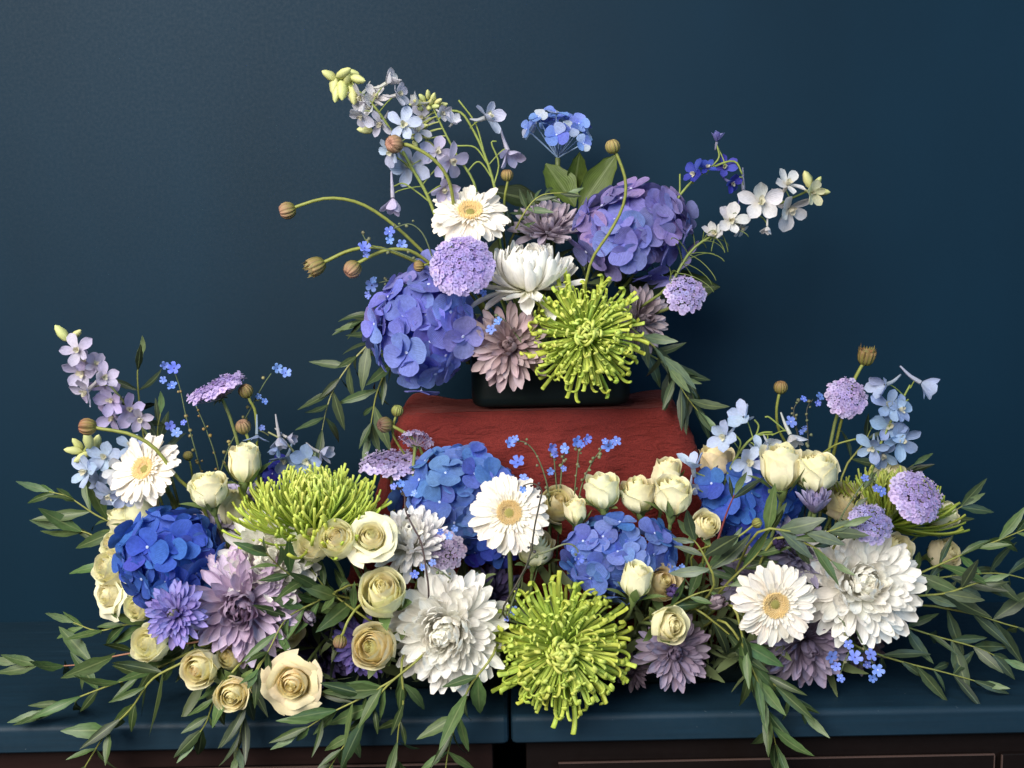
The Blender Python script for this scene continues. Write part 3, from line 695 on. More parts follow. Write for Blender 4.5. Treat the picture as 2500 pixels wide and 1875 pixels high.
def scab(px, py, Y, r, axis, stem, side, label, col=(.42, .22, .16), kind=0):
    c = at(px, py, Y); R = r * mpp(Y); root = ROOTS[side](c)
    pts = [at(x, y, Y + .055 * (i / len(stem)) ** 2) for i, (x, y) in enumerate(stem)]
    t = thing('scabious_bud', label, 'flower bud', root, 'round scabious buds on curved stems')
    path = smooth_path([c - axis * R * .8] + pts, 16)
    e = path[-1]; path = path + bez(e, e + (path[-1] - path[-2]).normalized() * .03, root + Vector((0, 0, .04)), root, 6)[1:]
    path = path[::-1]
    rr = R * .21; add_stem(t, path, [lerp(rr * .95, rr, i / (len(path) - 1)) for i in range(len(path))], (.22, .24, .05))
    H = Matrix.Translation(c - root) @ frame(axis, U(0, 6))
    obj('bud', BUDM[kind], t, H @ TRS((0, 0, 0), None, R), col)
    for k in range(18):
        if kind: m_ = pet_m(k * .349 + U(-.12, .12), R * .90, R * -.1, R_(U(72, 96)), (R * U(1.2, 1.6), R * 1.1, R))
        else: m_ = pet_m(k * .349 + U(-.1, .1), R * 1.0, R * -.15, R_(U(96, 104)), (R * U(.95, 1.15), R * .95, R))
        obj('bract', P_SEP[1], t, H @ m_, jit(lerpc(col, (.20, .20, .06), U(.1, .9)), .15))
def sprig(paths, flowers, Y, side, label, pods=8, col=(.14, .24, .72), stem_col=(.10, .13, .06), stem_r=.0009, podcol=(.16, .17, .09)):
    c = at(*paths[0][-1], Y); root = ROOTS[side](c)
    t = thing('forget_me_not', label, 'forget-me-not', root, 'sprigs of tiny blue flowers')
    for pi, pth in enumerate(paths):
        P = smooth_path([at(x, y, Y) for x, y in pth], 14)
        if pi == 0: P = bez(root, root + Vector((0, 0, .03)), P[0] - (P[1] - P[0]).normalized() * .02, P[0], 6)[:-1] + P
        add_stem(t, P, [lerp(stem_r * 1.3, stem_r * .7, i / (len(P) - 1)) for i in range(len(P))], stem_col, seg=5)
        for k in range(pods):
            p = P[int(len(P) * U(.35, .97))] + Vector((U(-1, 1), U(-.6, .6), U(-1, 1))) * .0042
            obj('seed_pod', SEED, t, TRS(p - root, frame(Vector((U(-1, 1), U(-1, 1), U(-.6, 1)))), .0021 * U(.7, 1.2)), jit(podcol, .25))
    for (x, y, r) in flowers:
        p = at(x, y, Y - U(0, .012)); R = r * mpp(Y) * 1.08
        m = TRS(p - root, frame(F3(U(-.6, .6), U(-.2, .8), 1), U(0, 6)), R)
        fo = obj('flower', random.choice(P_FMN), t, m, jit(lerpc(col, (.3, .4, .82), U(0, .6)), .1))
        obj('eye', EYE, fo, TRS((0, 0, .02), None, .65), (.55, .6, .75) if rnd() < .6 else (.04, .04, .12))
def spike(stem, florets, Y, side, label, col, name='delphinium', group='delphinium and larkspur spikes', stem_r=.002, buds=(), tendrils=(), cat='delphinium', stem_col=(.22, .27, .06), needles=0):
    c = at(*stem[-1], Y); root = ROOTS[side](at(*stem[0], Y))
    t = thing(name, label, cat, root, group)
    P = smooth_path([at(x, y, Y) for x, y in stem], 18)
    Q = bez(root, root + Vector((0, 0, .04)), P[0] - (P[1] - P[0]).normalized() * .03, P[0], 6)[:-1] + P
    add_stem(t, Q, [lerp(stem_r, stem_r * .6, i / (len(Q) - 1)) for i in range(len(Q))], stem_col)
    for fl in florets:
        x, y, r, ax = fl[:4]; cc = fl[4] if len(fl) > 4 else col
        dY = U(-.025, .01); p = at(x, y, Y + dY); R = r * mpp(Y) * (1.02 if name == 'larkspur' else 1.14)
        near = min(P, key=lambda q: (q - p).length)
        axis = ax if isinstance(ax, Vector) else F3(*ax)
        H = TRS(p - root, frame(axis, U(0, 6)))
        V = []; F = []; UV = []
        # spur and flower stalk
        back = axis * -R * .25
        sp = [back + axis * R * .2, back - axis * R * .4 + Vector((0, 0, R * .1)), back - axis * R * .95 + Vector((0, 0, R * .38))]
        tube_geo(smooth_path(sp, 6), [R * k for k in (.13, .13, .12, .10, .09, .07, .05)], 6, V, F, UV)
        me = mk('floret', V, F, M['delphinium'], UV)
        fo = obj('floret', me, t, Matrix.Translation(p - root), jit(lerpc(cc, (.42, .42, .26), .3), .06))
        near = near + Vector((0, 0, -.004)); d = (near - p)
        V, F, UV = tube_geo(bez(near - root, near - root - d * .35 + Vector((0, 0, .004)), p - root - axis * R * .5, p - root - axis * R * .15, 6), [.0009] * 7, 4)
        obj('pedicel', mk('pedicel', V, F, M['stem'], UV), t, None, stem_col)
        Hl = Matrix.Translation((0, 0, 0)) @ H.to_3x3().to_4x4()
        closed = fl[5] if len(fl) > 5 else .0
        for k in range(5):
            obj('petal', random.choice(P_DEL), fo, Hl @ pet_m(2 * math.pi * (k + U(-.15, .15)) / 5, .06 * R, 0, lerp(U(.0, .45), 1.15, closed), R * U(.88, 1.12), U(-.4, .4)), jit(lerpc(cc, col, U(0, .5)), .06))
        if closed < .5:
            for k in range(4):
                obj('petal', P_DEL[k % 3], fo, Hl @ pet_m(k * 1.57 + .4, .02 * R, .03 * R, U(.8, 1.2), R * .40), jit((.80, .76, .58), .06))
    for (x, y, r, ax) in buds:
        p = at(x, y, Y + U(-.012, .01)); R = r * mpp(Y); axis = F3(*ax)
        b = obj('bud', SEED, t, TRS(p - root, frame(axis), (R * .42, R * .42, R * .8)), jit((.52, .54, .22), .12))
        near = min(P, key=lambda q: (q - p).length); e = p - axis * R * .7
        V, F, UV = tube_geo(bez(near - root, near.lerp(e, .4) - root + Vector((0, 0, .004)), e - root - axis * R * .5, e - root, 6), [.0010] * 7, 4)
        obj('pedicel', mk('pedicel', V, F, M['stem'], UV), t, None, (.34, .38, .12))
    for tp in tendrils:
        T = smooth_path([at(x, y, Y) for x, y in tp], 10)
        V, F, UV = tube_geo([q - root for q in T], [.0011] * 11, 5)
        obj('side_stem', mk('side_stem', V, F, M['stem'], UV), t, None, stem_col)
    if needles:
        for k in range(needles):
            q = Q[int(len(Q) * U(.25, .55))]
            d = Vector((U(-.4, 1), U(-.6, .5), U(-1, .6))).normalized() * U(.02, .05)
            V, F, UV = tube_geo(bez(q - root, q - root + d * .5 + Vector((0, 0, .008)), q - root + d, q - root + d * 1.05 + Vector((0, 0, -.006)), 6), [.0007] * 7, 4)
            obj('needle_leaf', mk('needle_leaf', V, F, M['stem'], UV), t, None, (.10, .13, .03))
def resolve(px, py, Y):
    """A spray's point: kept above the table top, else hanging just in front of the edge."""
    p = at(px, py, Y)
    if p.z < .012 and p.y > FRONT_Y - .012:
        q = on_z(px, py, .012)
        p = q if q.y > FRONT_Y - .004 else at(px, py, FRONT_Y - .016)
    return p
def euc(pts, Y, leaf, label, side='l', col=(.052, .092, .024), gap=.42, spread=.75, stem_col=(.24, .25, .06), first=.12, pairs=None, bend=0, pale=.25, Y2=None, broadk=1.0):
    n0 = len(pts)
    P0 = [resolve(x, y, lerp(Y, Y if Y2 is None else Y2, i / (n0 - 1))) for i, (x, y) in enumerate(pts)]
    P = smooth_path(P0, 22)
    root = P[0]; r_ = ROOTS[side](P[0])
    t = thing('eucalyptus_sprig', label, 'eucalyptus', r_, 'eucalyptus sprigs')
    Q = bez(r_, r_.lerp(P[0], .3) + Vector((0, 0, .02)), P[0] - (P[1] - P[0]).normalized() * .03, P[0], 6)[:-1] + P
    add_stem(t, Q, [lerp(.0017, .0007, i / (len(Q) - 1)) for i in range(len(Q))], stem_col, seg=5)
    L = sum((b - a).length for a, b in zip(P, P[1:])); lm = leaf * 1.18 * mpp(Y)
    step = lm * gap * .62; d = L * first; k = 0
    acc = [0]
    for a, b in zip(P, P[1:]): acc.append(acc[-1] + (b - a).length)
    def sample(d):
        for i in range(len(P) - 1):
            if acc[i + 1] >= d: return P[i].lerp(P[i + 1], (d - acc[i]) / max(acc[i + 1] - acc[i], 1e-9)), (P[i + 1] - P[i]).normalized()
        return P[-1], (P[-1] - P[-2]).normalized()
    while d <= L * 1.001:
        p, T = sample(d); last = d + step > L
        Sd = T.cross(Vector((0, -1, .25))).normalized(); Up = Sd.cross(T)
        tw = U(-.8, .8) + (1.1 if k % 2 else 0)
        for s in (-1, 1):
            if rnd() < .07: continue
            a = spread * U(.5, 1.5) * (.55 if last else 1)
            out = (Sd * math.cos(tw) + Up * math.sin(tw)) * s
            dr = (T * math.cos(a) + out * math.sin(a) + Vector((0, 0, -.12))).normalized()
            nm = Vector((U(-.5, .5), -1 + U(-.2, .5), .55 + U(-.5, .5))); nm = (nm - dr * nm.dot(dr)).normalized()
            if rnd() < pale: nm = -nm
            m = Matrix((dr, nm.cross(dr), nm)).transposed().to_4x4()
            Ls = lm * U(.6, 1.18) * (lerp(1, .78, d / L))
            tip = p + dr * Ls
            if p.y > FRONT_Y and tip.z < .004:      # leaves lie on the painted top
                dr = Vector((dr.x, dr.y, max(dr.z, (.006 - p.z) / Ls))).normalized()
                nm = (nm - dr * nm.dot(dr)).normalized(); m = Matrix((dr, nm.cross(dr), nm)).transposed().to_4x4()
            obj('leaf', random.choice(P_LEAF), t, Matrix.Translation(p - r_) @ m @ Matrix.Diagonal((Ls, Ls * U(.85, 1.2) * broadk, Ls, 1)), jit(lerpc((0, 0, 0), lerpc(col, (.06, .095, .03), U(0, .45)), U(.4, .82)), .05))
        d += step * U(.85, 1.15); k += 1
    p, T = P[-1], (P[-1] - P[-2]).normalized()
    nm = Vector((U(-.3, .3), -1, .5)); nm = (nm - T * nm.dot(T)).normalized()
    obj('leaf', P_LEAF[0], t, Matrix.Translation(p - r_) @ Matrix((T, nm.cross(T), nm)).transposed().to_4x4() @ Matrix.Diagonal((lm * .6, lm * .6, lm * .6, 1)), jit((.055, .085, .032), .1))

# ------------------------------------------------------------------ upper arrangement
VIO = [(.25, .25, .60), (.32, .27, .58), (.23, .27, .66), (.35, .28, .53)]
PERI = [(.25, .29, .72), (.22, .27, .71), (.30, .29, .66), (.27, .34, .76)]
BLUE = [(.065, .155, .56), (.07, .17, .60), (.085, .15, .48), (.06, .14, .54)]
MID = [(.16, .29, .70), (.18, .33, .73), (.14, .24, .62), (.22, .34, .72)]
MID2 = [(.12, .22, .64), (.16, .24, .63), (.11, .25, .66), (.19, .26, .64)]
HB = (.045, .075, .014)
hydrangea(1548, 568, 1.27, 128, 120, 'u', 'violet-blue hydrangea head high beside the larkspur spike', VIO, F3(.1, .45, .88), nfl=42, fl=.46,
          leaves=((1560, 700, 1752, 702, .03, .8, (.02, .035, .01)), (1500, 690, 1660, 735, .04, .9, (.02, .035, .01))))
hydrangea(1036, 806, 1.22, 124, 146, 'u', 'large periwinkle hydrangea head drooping over the vase rim', PERI, F3(-.15, .2, .95), nfl=48, fl=.48)
hydrangea(1362, 345, 1.34, 96, 80, 'u', 'small pale blue hydrangea opening at the very top above two green leaves', [(.28, .42, .85), (.20, .32, .80)], F3(0, .95, .3), nfl=24, fl=.36, low=.15, pale=(.75, .80, .80),
          leaves=((1404, 505, 1336, 388, -.02, 1.12, (.06, .095, .018)), (1412, 512, 1506, 378, -.015, .8, (.05, .085, .017)), (1402, 470, 1412, 366, .01, .9, (.05, .08, .016)), (1330, 500, 1200, 455, .02, .8, (.02, .035, .01))))
gerbera(1148, 517, 1.23, 97, F3(.04, .68, .73), 'u', 'white gerbera tilted upwards above the big lilac lace flower')
mum(1288, 660, 1.23, 118, F3(.02, .95, .28), 'u', 'white chrysanthemum cupped like a bowl above the green spider bloom', n=210, open_=.78, stray=2, back=.4)
spider(1428, 815, 1.17, 142, F3(-.05, .18, .98), 'u', 'lime green spider chrysanthemum hanging over the front of the vase')
lilac(1338, 552, 1.28, 86, F3(.1, .72, .66), 'u', 'dusty mauve chrysanthemum behind the bowl-shaped white bloom', (.46, .40, .48), (.34, .27, .32), 80, .25)
lilac(1243, 845, 1.19, 100, F3(-.08, .08, .99), 'u', 'dusty pink-mauve chrysanthemum over the vase beside the green spider bloom', (.50, .39, .42), (.26, .17, .17), 85)
lilac(1570, 780, 1.25, 80, F3(.45, .15, .85), 'u', 'pale mauve chrysanthemum half hidden behind the upper green spider bloom', (.44, .37, .42), (.3, .24, .28), 70)
lace(1128, 648, 1.165, 78, F3(-.05, .42, .9), 'u', 'largest lilac lace flower, dense dome just under the top gerbera', (.44, .36, .76), dome=.32, n=220, fs=.112)
lace(1673, 718, 1.2, 50, F3(.1, .45, .89), 'u', 'small open lilac lace flower beside the hydrangea and above drooping leaves', (.47, .40, .74), dome=.3, n=75, fs=.15, bare=True)
scab(963, 352, 1.21, 22, F3(-.55, .05, .83), [(1003, 356), (1062, 392), (1098, 448), (1112, 540)], 'u', 'pinkish round bud in front of the pale delphinium')
scab(702, 514, 1.22, 21, F3(-.96, -.25, .15), [(726, 504), (800, 484), (880, 497), (960, 548), (1040, 622)], 'u', 'bud farthest out on a long arching stem')
scab(773, 649, 1.22, 22, F3(-.85, -.4, .35), [(800, 636), (860, 610), (930, 606), (1030, 645)], 'u', 'shaggy opening bud with two stems beside the blue forget-me-nots', kind=1, col=(.36, .24, .12))
scab(861, 657, 1.21, 22, F3(-.65, -.65, .4), [(882, 638), (940, 612), (1000, 612), (1060, 650)], 'u', 'rosy round bud nodding next to the shaggy opening bud')
scab(1023, 650, 1.2, 14, F3(-1, 0, .2), [(1040, 646), (1065, 640)], 'u', 'small bud tucked against the big lilac lace flower', col=(.34, .2, .1))
scab(1496, 358, 1.15, 18, F3(-.25, .95, .15), [(1508, 382), (1527, 440), (1522, 500), (1490, 565), (1447, 630), (1428, 700)], 'u', 'yellowish bud on an S-curved stem crossing the violet hydrangea', col=(.40, .30, .12))
scab(1238, 428, 1.27, 15, F3(.05, 1, .2), [(1239, 446), (1232, 485), (1228, 560)], 'u', 'small tan bud standing upright behind the top gerbera', col=(.40, .24, .10))
PALE = (.66, .66, .80); PBL = (.52, .62, .86); LAV = (.60, .55, .80); WHT = (.80, .78, .80)
spike([(1068, 540), (1040, 470), (1000, 400), (955, 320), (905, 250), (850, 205), (815, 190)],
      [(880, 235, 30, (-.5, -.6, .6), WHT), (915, 240, 34, (.3, .3, .9), WHT), (945, 202, 32, (.8, .5, .3), WHT, .7), (970, 232, 32, (.8, .2, .5), PALE, .3), (882, 280, 30, (-.2, -.8, .5), PALE),
       (930, 300, 32, (-.3, -.4, .8), PALE, .3), (983, 305, 38, (.1, .1, 1), PBL), (955, 368, 34, (-.4, -.5, .8), PBL), (1003, 405, 46, (.0, -.1, 1), PBL), (1098, 392, 44, (.6, -.2, .7), LAV),
       (1066, 372, 36, (.2, .1, .9), LAV), (959, 485, 36, (.05, -1, .2), LAV, .75), (1084, 458, 34, (.1, -.6, .6), LAV, .4), (905, 262, 26, (-.6, -.2, .7), WHT, .4), (1020, 320, 30, (.4, .5, .7), PALE)],
      1.25, 'u', 'tallest pale delphinium spike leaning outwards with yellow-green buds at its tip', PALE, stem_r=.0026,
      buds=[(806, 186, 26, (-.5, .3, .3)), (818, 205, 30, (-.2, -1, .3)), (835, 218, 32, (0, -1, .3)), (838, 178, 26, (.7, .3, .3)), (858, 178, 24, (.9, -.2, .3)), (850, 200, 32, (.3, -1, .4)), (822, 228, 26, (-.2, -1, .2)), (862, 232, 28, (.1, -1, .3)), (893, 318, 24, (-1, .1, .2)), (848, 192, 26, (.2, .5, .5)), (872, 192, 26, (.8, -.3, .3))],
      tendrils=[[(1045, 490), (1020, 470), (985, 448), (962, 455)], [(1010, 420), (985, 395), (960, 380)]])
spike([(1165, 560), (1160, 455), (1110, 370), (1070, 290), (1052, 250)],
      [(1022, 250, 22, (-.7, .2, .5), WHT, .6), (1078, 275, 22, (.5, -.2, .6), PALE, .4), (1030, 285, 26, (.0, -.2, .9), PALE)],
      1.27, 'u', 'delphinium stem ending in a tight cluster of green buds', PALE, stem_r=.002,
      buds=[(1045 + x, 240 + y, 16, (x / 30, .6 - y / 30, .6)) for x, y in ((0, -8), (12, -2), (-14, 0), (24, 8), (-24, 10), (6, 10), (-6, 14), (18, 20), (36, 16), (-34, 16), (2, 24), (-16, 24))] + [(1000 + x, 312 + y, 17, (x / 30, .3 - y / 30, .8)) for x, y in ((0, 0), (16, -8), (-12, 10), (22, 12), (8, 22), (34, -2), (40, 22), (48, 40), (14, 40))])
spike([(1215, 560), (1208, 460), (1180, 370), (1148, 305), (1125, 275), (1095, 272), (1072, 290)],
      [(1188, 286, 38, (.75, .3, .55), (.60, .66, .88), .25), (1241, 370, 38, (.3, -.7, .5), LAV, .55), (1105, 300, 22, (.3, .4, .7), PALE, .6)],
      1.27, 'u', 'arching delphinium stem with two nodding pale bells near the small hydrangea', PALE, stem_r=.0022,
      tendrils=[[(1205, 455), (1218, 400), (1200, 350), (1212, 345)], [(1190, 400), (1160, 360), (1115, 356)], [(1180, 365), (1160, 300), (1120, 245)], [(1205, 440), (1170, 395), (1140, 420)]])
spike([(1640, 690), (1690, 610), (1760, 565), (1850, 522), (1920, 490), (1975, 465)],
      [(1745, 572, 34, (-.3, .5, .7), WHT, .3), (1783, 538, 42, (.1, .1, 1), WHT), (1855, 494, 52, (.0, .1, 1), WHT), (1922, 452, 42, (.1, .6, .7), WHT), (1926, 510, 48, (.3, -.4, .8), WHT), (1982, 470, 34, (.3, -.1, .9), (.72, .72, .40), .3), (1873, 553, 20, (-.1, -1, .3), WHT, .7), (1810, 556, 26, (.4, -.5, .7), WHT), (1890, 490, 30, (.5, .2, .7), WHT)],
      1.22, 'u', 'white larkspur spike reaching outwards beside the violet hydrangea', WHT, name='larkspur', cat='larkspur', buds=[(2005, 468, 24, (.9, -.1, .3)), (1972, 440, 28, (-.4, .9, .2)), (1995, 445, 18, (.5, .8, .2))], needles=26, stem_col=(.16, .20, .05))
DKB = (.05, .07, .45)
spike([(1600, 600), (1645, 500), (1695, 438), (1755, 402), (1795, 395), (1812, 425)],
      [(1697, 424, 28, (-.7, .1, .6), DKB), (1725, 410, 22, (.1, .6, .7), DKB), (1768, 412, 30, (.0, .5, .8), (.10, .12, .55), .3), (1785, 446, 26, (.5, -.3, .7), DKB), (1815, 466, 32, (.0, -1, .25), (.26, .28, .55), .7), (1750, 345, 22, (.1, 1, .2), (.34, .34, .62), .7)],
      1.26, 'u', 'deep blue delphinium with an arching stem above the white larkspur', DKB, tendrils=[[(1628, 540), (1640, 500), (1658, 480), (1660, 425)], [(1735, 410), (1755, 385), (1752, 360)]])
sprig([[(1060, 640), (1035, 575), (1005, 548), (975, 552), (955, 562)]], [(951, 565, 13), (952, 586, 10), (981, 597, 12)], 1.23, 'u', 'three bright blue forget-me-nots under the long arching bud stem', 5)
sprig([[(1050, 650), (960, 612), (905, 600), (884, 570)]], [(890, 606, 15), (893, 622, 9)], 1.2, 'u', 'forget-me-not blossom lying on the bud stems')
sprig([[(1040, 690), (960, 685), (925, 690)]], [(908, 697, 16), (900, 720, 9), (914, 684, 9)], 1.24, 'u', 'forget-me-nots hanging beside the periwinkle hydrangea', 4)
sprig([[(1290, 860), (1240, 790), (1215, 770)]], [(1172, 712, 9), (1180, 715, 9), (1200, 805, 12), (1217, 786, 11)], 1.185, 'u', 'small blue forget-me-nots in front of the pink-mauve chrysanthemum', 3)
euc([(985, 750), (915, 825), (862, 880), (820, 940), (797, 1000), (780, 1085)], 1.25, 100, 'eucalyptus sprig trailing farthest down beside the periwinkle hydrangea', 'u', (.035, .055, .022), gap=.50, pale=.1, stem_col=(.30, .30, .12))
euc([(1000, 840), (945, 905), (920, 960), (910, 1010), (902, 1060)], 1.26, 105, 'dark eucalyptus sprig hanging close to the draped red cloth', 'u', (.03, .05, .018), gap=.5, pale=.05)
euc([(1000, 700), (930, 755), (880, 785)], 1.26, 95, 'short eucalyptus sprig peeping out behind the periwinkle hydrangea', 'u', (.03, .05, .018), pale=.05)
euc([(1540, 800), (1600, 850), (1640, 910), (1678, 970), (1705, 1005)], 1.22, 100, 'grey-green eucalyptus sprig falling over the red cloth corner', 'u', (.075, .105, .05), gap=.46)
euc([(1560, 850), (1640, 900), (1680, 940), (1700, 990)], 1.27, 110, 'dark eucalyptus sprig behind the grey-green trailing one', 'u', (.02, .034, .014), pale=0)
euc([(1245, 590), (1280, 520), (1320, 478), (1385, 470)], 1.28, 62, 'small-leaved eucalyptus tip between the top gerbera and the broad leaves', 'u', (.045, .075, .03), gap=.7)
euc([(1330, 640), (1320, 560), (1300, 510)], 1.3, 70, 'dark eucalyptus tip behind the dusty mauve chrysanthemum', 'u', (.025, .045, .015), pale=0)

# ------------------------------------------------------------------ lower arrangement
hydrangea(420, 1362, 1.12, 126, 122, 'l', 'strong cobalt blue hydrangea head beside the cream rose column', BLUE, F3(-.1, .35, .93), nfl=40, fl=.48)
hydrangea(1122, 1212, 1.2, 140, 112, 'l', 'sky blue hydrangea head behind the central gerbera', MID, F3(0, .6, .8), nfl=42, fl=.46)
hydrangea(1505, 1362, 1.13, 150, 100, 'l', 'bright blue hydrangea head above the front green spider bloom', MID2, F3(-.05, .5, .86), nfl=40, fl=.48, pale=(.3, .42, .8))
hydrangea(1822, 1228, 1.19, 118, 108, 'l', 'blue hydrangea head under the two big rose heads', [(.07, .17, .60), (.10, .20, .64), (.06, .15, .54)], F3(0, .5, .86), nfl=36, fl=.48)
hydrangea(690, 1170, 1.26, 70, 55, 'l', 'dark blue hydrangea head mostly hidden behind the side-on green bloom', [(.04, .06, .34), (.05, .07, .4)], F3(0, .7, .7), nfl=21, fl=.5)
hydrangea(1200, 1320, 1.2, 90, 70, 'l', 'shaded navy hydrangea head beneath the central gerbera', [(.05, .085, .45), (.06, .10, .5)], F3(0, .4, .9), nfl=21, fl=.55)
gerbera(352, 1145, 1.14, 94, F3(-.32, .50, .80), 'l', 'white gerbera with a bud stem bending across its petals')
gerbera(1243, 1252, 1.11, 102, F3(.02, .42, .90), 'l', 'white gerbera in the middle below the red cloth')
gerbera(1893, 1476, 1.06, 107, F3(-.02, .08, .99), 'l', 'white gerbera facing straight out beside the large white chrysanthemum')
mum(1085, 1545, 1.075, 134, F3(-.08, .22, .97), 'l', 'white chrysanthemum beside the front green spider bloom, with loose stray petals', n=270, stray=9, back=.4)
mum(2110, 1425, 1.085, 132, F3(-.12, .38, .92), 'l', 'large white chrysanthemum touching the front-facing gerbera', n=250, stray=7, back=.4)
mum(650, 1362, 1.10, 116, F3(.15, .5, .85), 'l', 'white chrysanthemum partly under the side-on green spider bloom', n=220)
mum(1000, 1305, 1.12, 88, F3(.02, .78, .62), 'l', 'white chrysanthemum ball behind the middle pair of roses', n=190, col=(.88, .86, .85))
spider(762, 1285, 1.14, 165, F3(.06, .97, .22), 'l', 'lime green spider chrysanthemum seen from the side with upswept petals', n=290, sidev=True, back=.1)
spider(1376, 1590, 1.065, 174, F3(.0, .22, .98), 'l', 'largest lime green spider chrysanthemum at the front edge of the table', n=300)
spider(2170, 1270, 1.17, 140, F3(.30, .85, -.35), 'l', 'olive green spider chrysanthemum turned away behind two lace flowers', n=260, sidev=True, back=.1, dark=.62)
LO, LI = (.58, .48, .64), (.17, .09, .16)
lilac(588, 1482, 1.075, 134, F3(.12, .14, .98), 'l', 'largest lilac chrysanthemum with a dark purple centre', LO, LI, 130, core=.45)
lilac(425, 1497, 1.045, 76, F3(-.1, .38, .92), 'l', 'blue-violet chrysanthemum with a greenish heart below the cobalt hydrangea', (.30, .27, .62), (.24, .21, .5), 110, heartcol=(.28, .28, .2))
lilac(1648, 1592, 1.11, 92, F3(.12, .3, .95), 'l', 'greyish purple chrysanthemum beneath the small tilted rose', (.40, .33, .44), (.22, .16, .24), 100)
lilac(1972, 1578, 1.11, 112, F3(.08, -.12, .98), 'l', 'purple chrysanthemum showing under the front-facing gerbera', (.36, .30, .42), (.17, .13, .2), 100)
lilac(1990, 1222, 1.10, 64, F3(-.08, .93, .34), 'l', 'half-open lilac chrysanthemum standing upright below the roses', (.36, .33, .52), (.20, .17, .36), 50, cupped=.9, back=.5)
lilac(1948, 1345, 1.13, 88, F3(.05, .7, .7), 'l', 'grey-lilac chrysanthemum behind the round dark purple bud', (.34, .32, .46), (.2, .18, .28), 60, cupped=.4)
lilac(1835, 1415, 1.14, 82, F3(-.35, .35, .85), 'l', 'grey-purple chrysanthemum peeking out behind the front-facing gerbera', (.30, .27, .40), (.2, .17, .26), 70)
lilac(880, 1580, 1.13, 74, F3(-.25, .15, .95), 'l', 'deep violet chrysanthemum half covered by the warm cream rose', (.15, .12, .38), (.1, .08, .25), 80)
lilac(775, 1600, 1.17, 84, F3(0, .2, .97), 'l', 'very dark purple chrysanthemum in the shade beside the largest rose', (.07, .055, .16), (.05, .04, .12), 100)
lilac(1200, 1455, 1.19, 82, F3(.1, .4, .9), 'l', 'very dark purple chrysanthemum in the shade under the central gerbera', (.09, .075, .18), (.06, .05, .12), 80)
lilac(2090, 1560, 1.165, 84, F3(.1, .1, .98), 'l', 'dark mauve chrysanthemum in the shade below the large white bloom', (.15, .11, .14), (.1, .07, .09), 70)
lilac(585, 1215, 1.2, 56, F3(.05, .85, .5), 'l', 'pale lilac chrysanthemum between the upright rosebuds', (.56, .52, .70), (.45, .4, .6), 50, cupped=.5)
lilac(520, 1300, 1.16, 70, F3(.1, .5, .86), 'l', 'pale lilac chrysanthemum behind the cobalt hydrangea', (.50, .46, .60), (.4, .35, .5), 55)
lilac(1540, 1640, 1.14, 50, F3(-.4, 0, .9), 'l', 'small dark mauve chrysanthemum squeezed between green and purple blooms', (.20, .15, .2), (.12, .08, .12), 50)
mumbud(755, 1507, 1.085, 27, F3(.6, -.3, .7), 'striped black and white closed bud beside the lilac bloom', (.42, .36, .44), (.06, .04, .07))
mumbud(1642, 1443, 1.085, 29, F3(.2, .3, .9), 'dark violet closed bud in front of the shaded rose', (.14, .09, .28), (.05, .03, .10))
mumbud(1750, 1470, 1.085, 34, F3(.5, .5, .7), 'lilac bud with dark stripes beside the front-facing gerbera', (.45, .37, .42), (.10, .07, .10))
mumbud(1902, 1324, 1.075, 31, F3(-.05, .45, .9), 'round blackish purple bud above the front-facing gerbera', (.05, .035, .10), (.03, .02, .06), 34)
lace(527, 945, 1.2, 72, F3(-.36, .90, .18), 'l', 'flat lilac lace flower tilted on a tall stem, seen from the side', (.50, .38, .78), dome=.12, n=150, fs=.14, path=None)
lace(1016, 1075, 1.22, 42, F3(.1, .72, -.5), 'l', 'lace flower seen from behind against the red cloth', (.46, .36, .62), dome=.5, n=70, fs=.16, bare=True)
lace(955, 1128, 1.22, 74, F3(.03, .96, .22), 'l', 'flat lilac lace flower held level beside the red cloth', (.46, .38, .66), dome=.12, n=140, fs=.14)
lace(2066, 970, 1.2, 50, F3(-.05, .40, .91), 'l', 'round lilac lace flower on the tallest upright stem by the pale delphinium', (.52, .42, .74), dome=.4, n=95, fs=.15)
lace(2238, 1213, 1.09, 68, F3(.22, .5, .84), 'l', 'lilac lace flower on the olive green spider bloom', (.50, .40, .74), dome=.3, n=150, fs=.13)
lace(2125, 1278, 1.08, 54, F3(.05, .6, .8), 'l', 'bluish lilac lace flower resting above the large white chrysanthemum', (.36, .33, .66), dome=.4, n=120, fs=.13)
lace(1088, 1345, 1.12, 48, F3(.05, .35, .93), 'l', 'greyed mauve lace flower in front of the sky blue hydrangea', (.34, .27, .42), dome=.3, n=75, fs=.15)
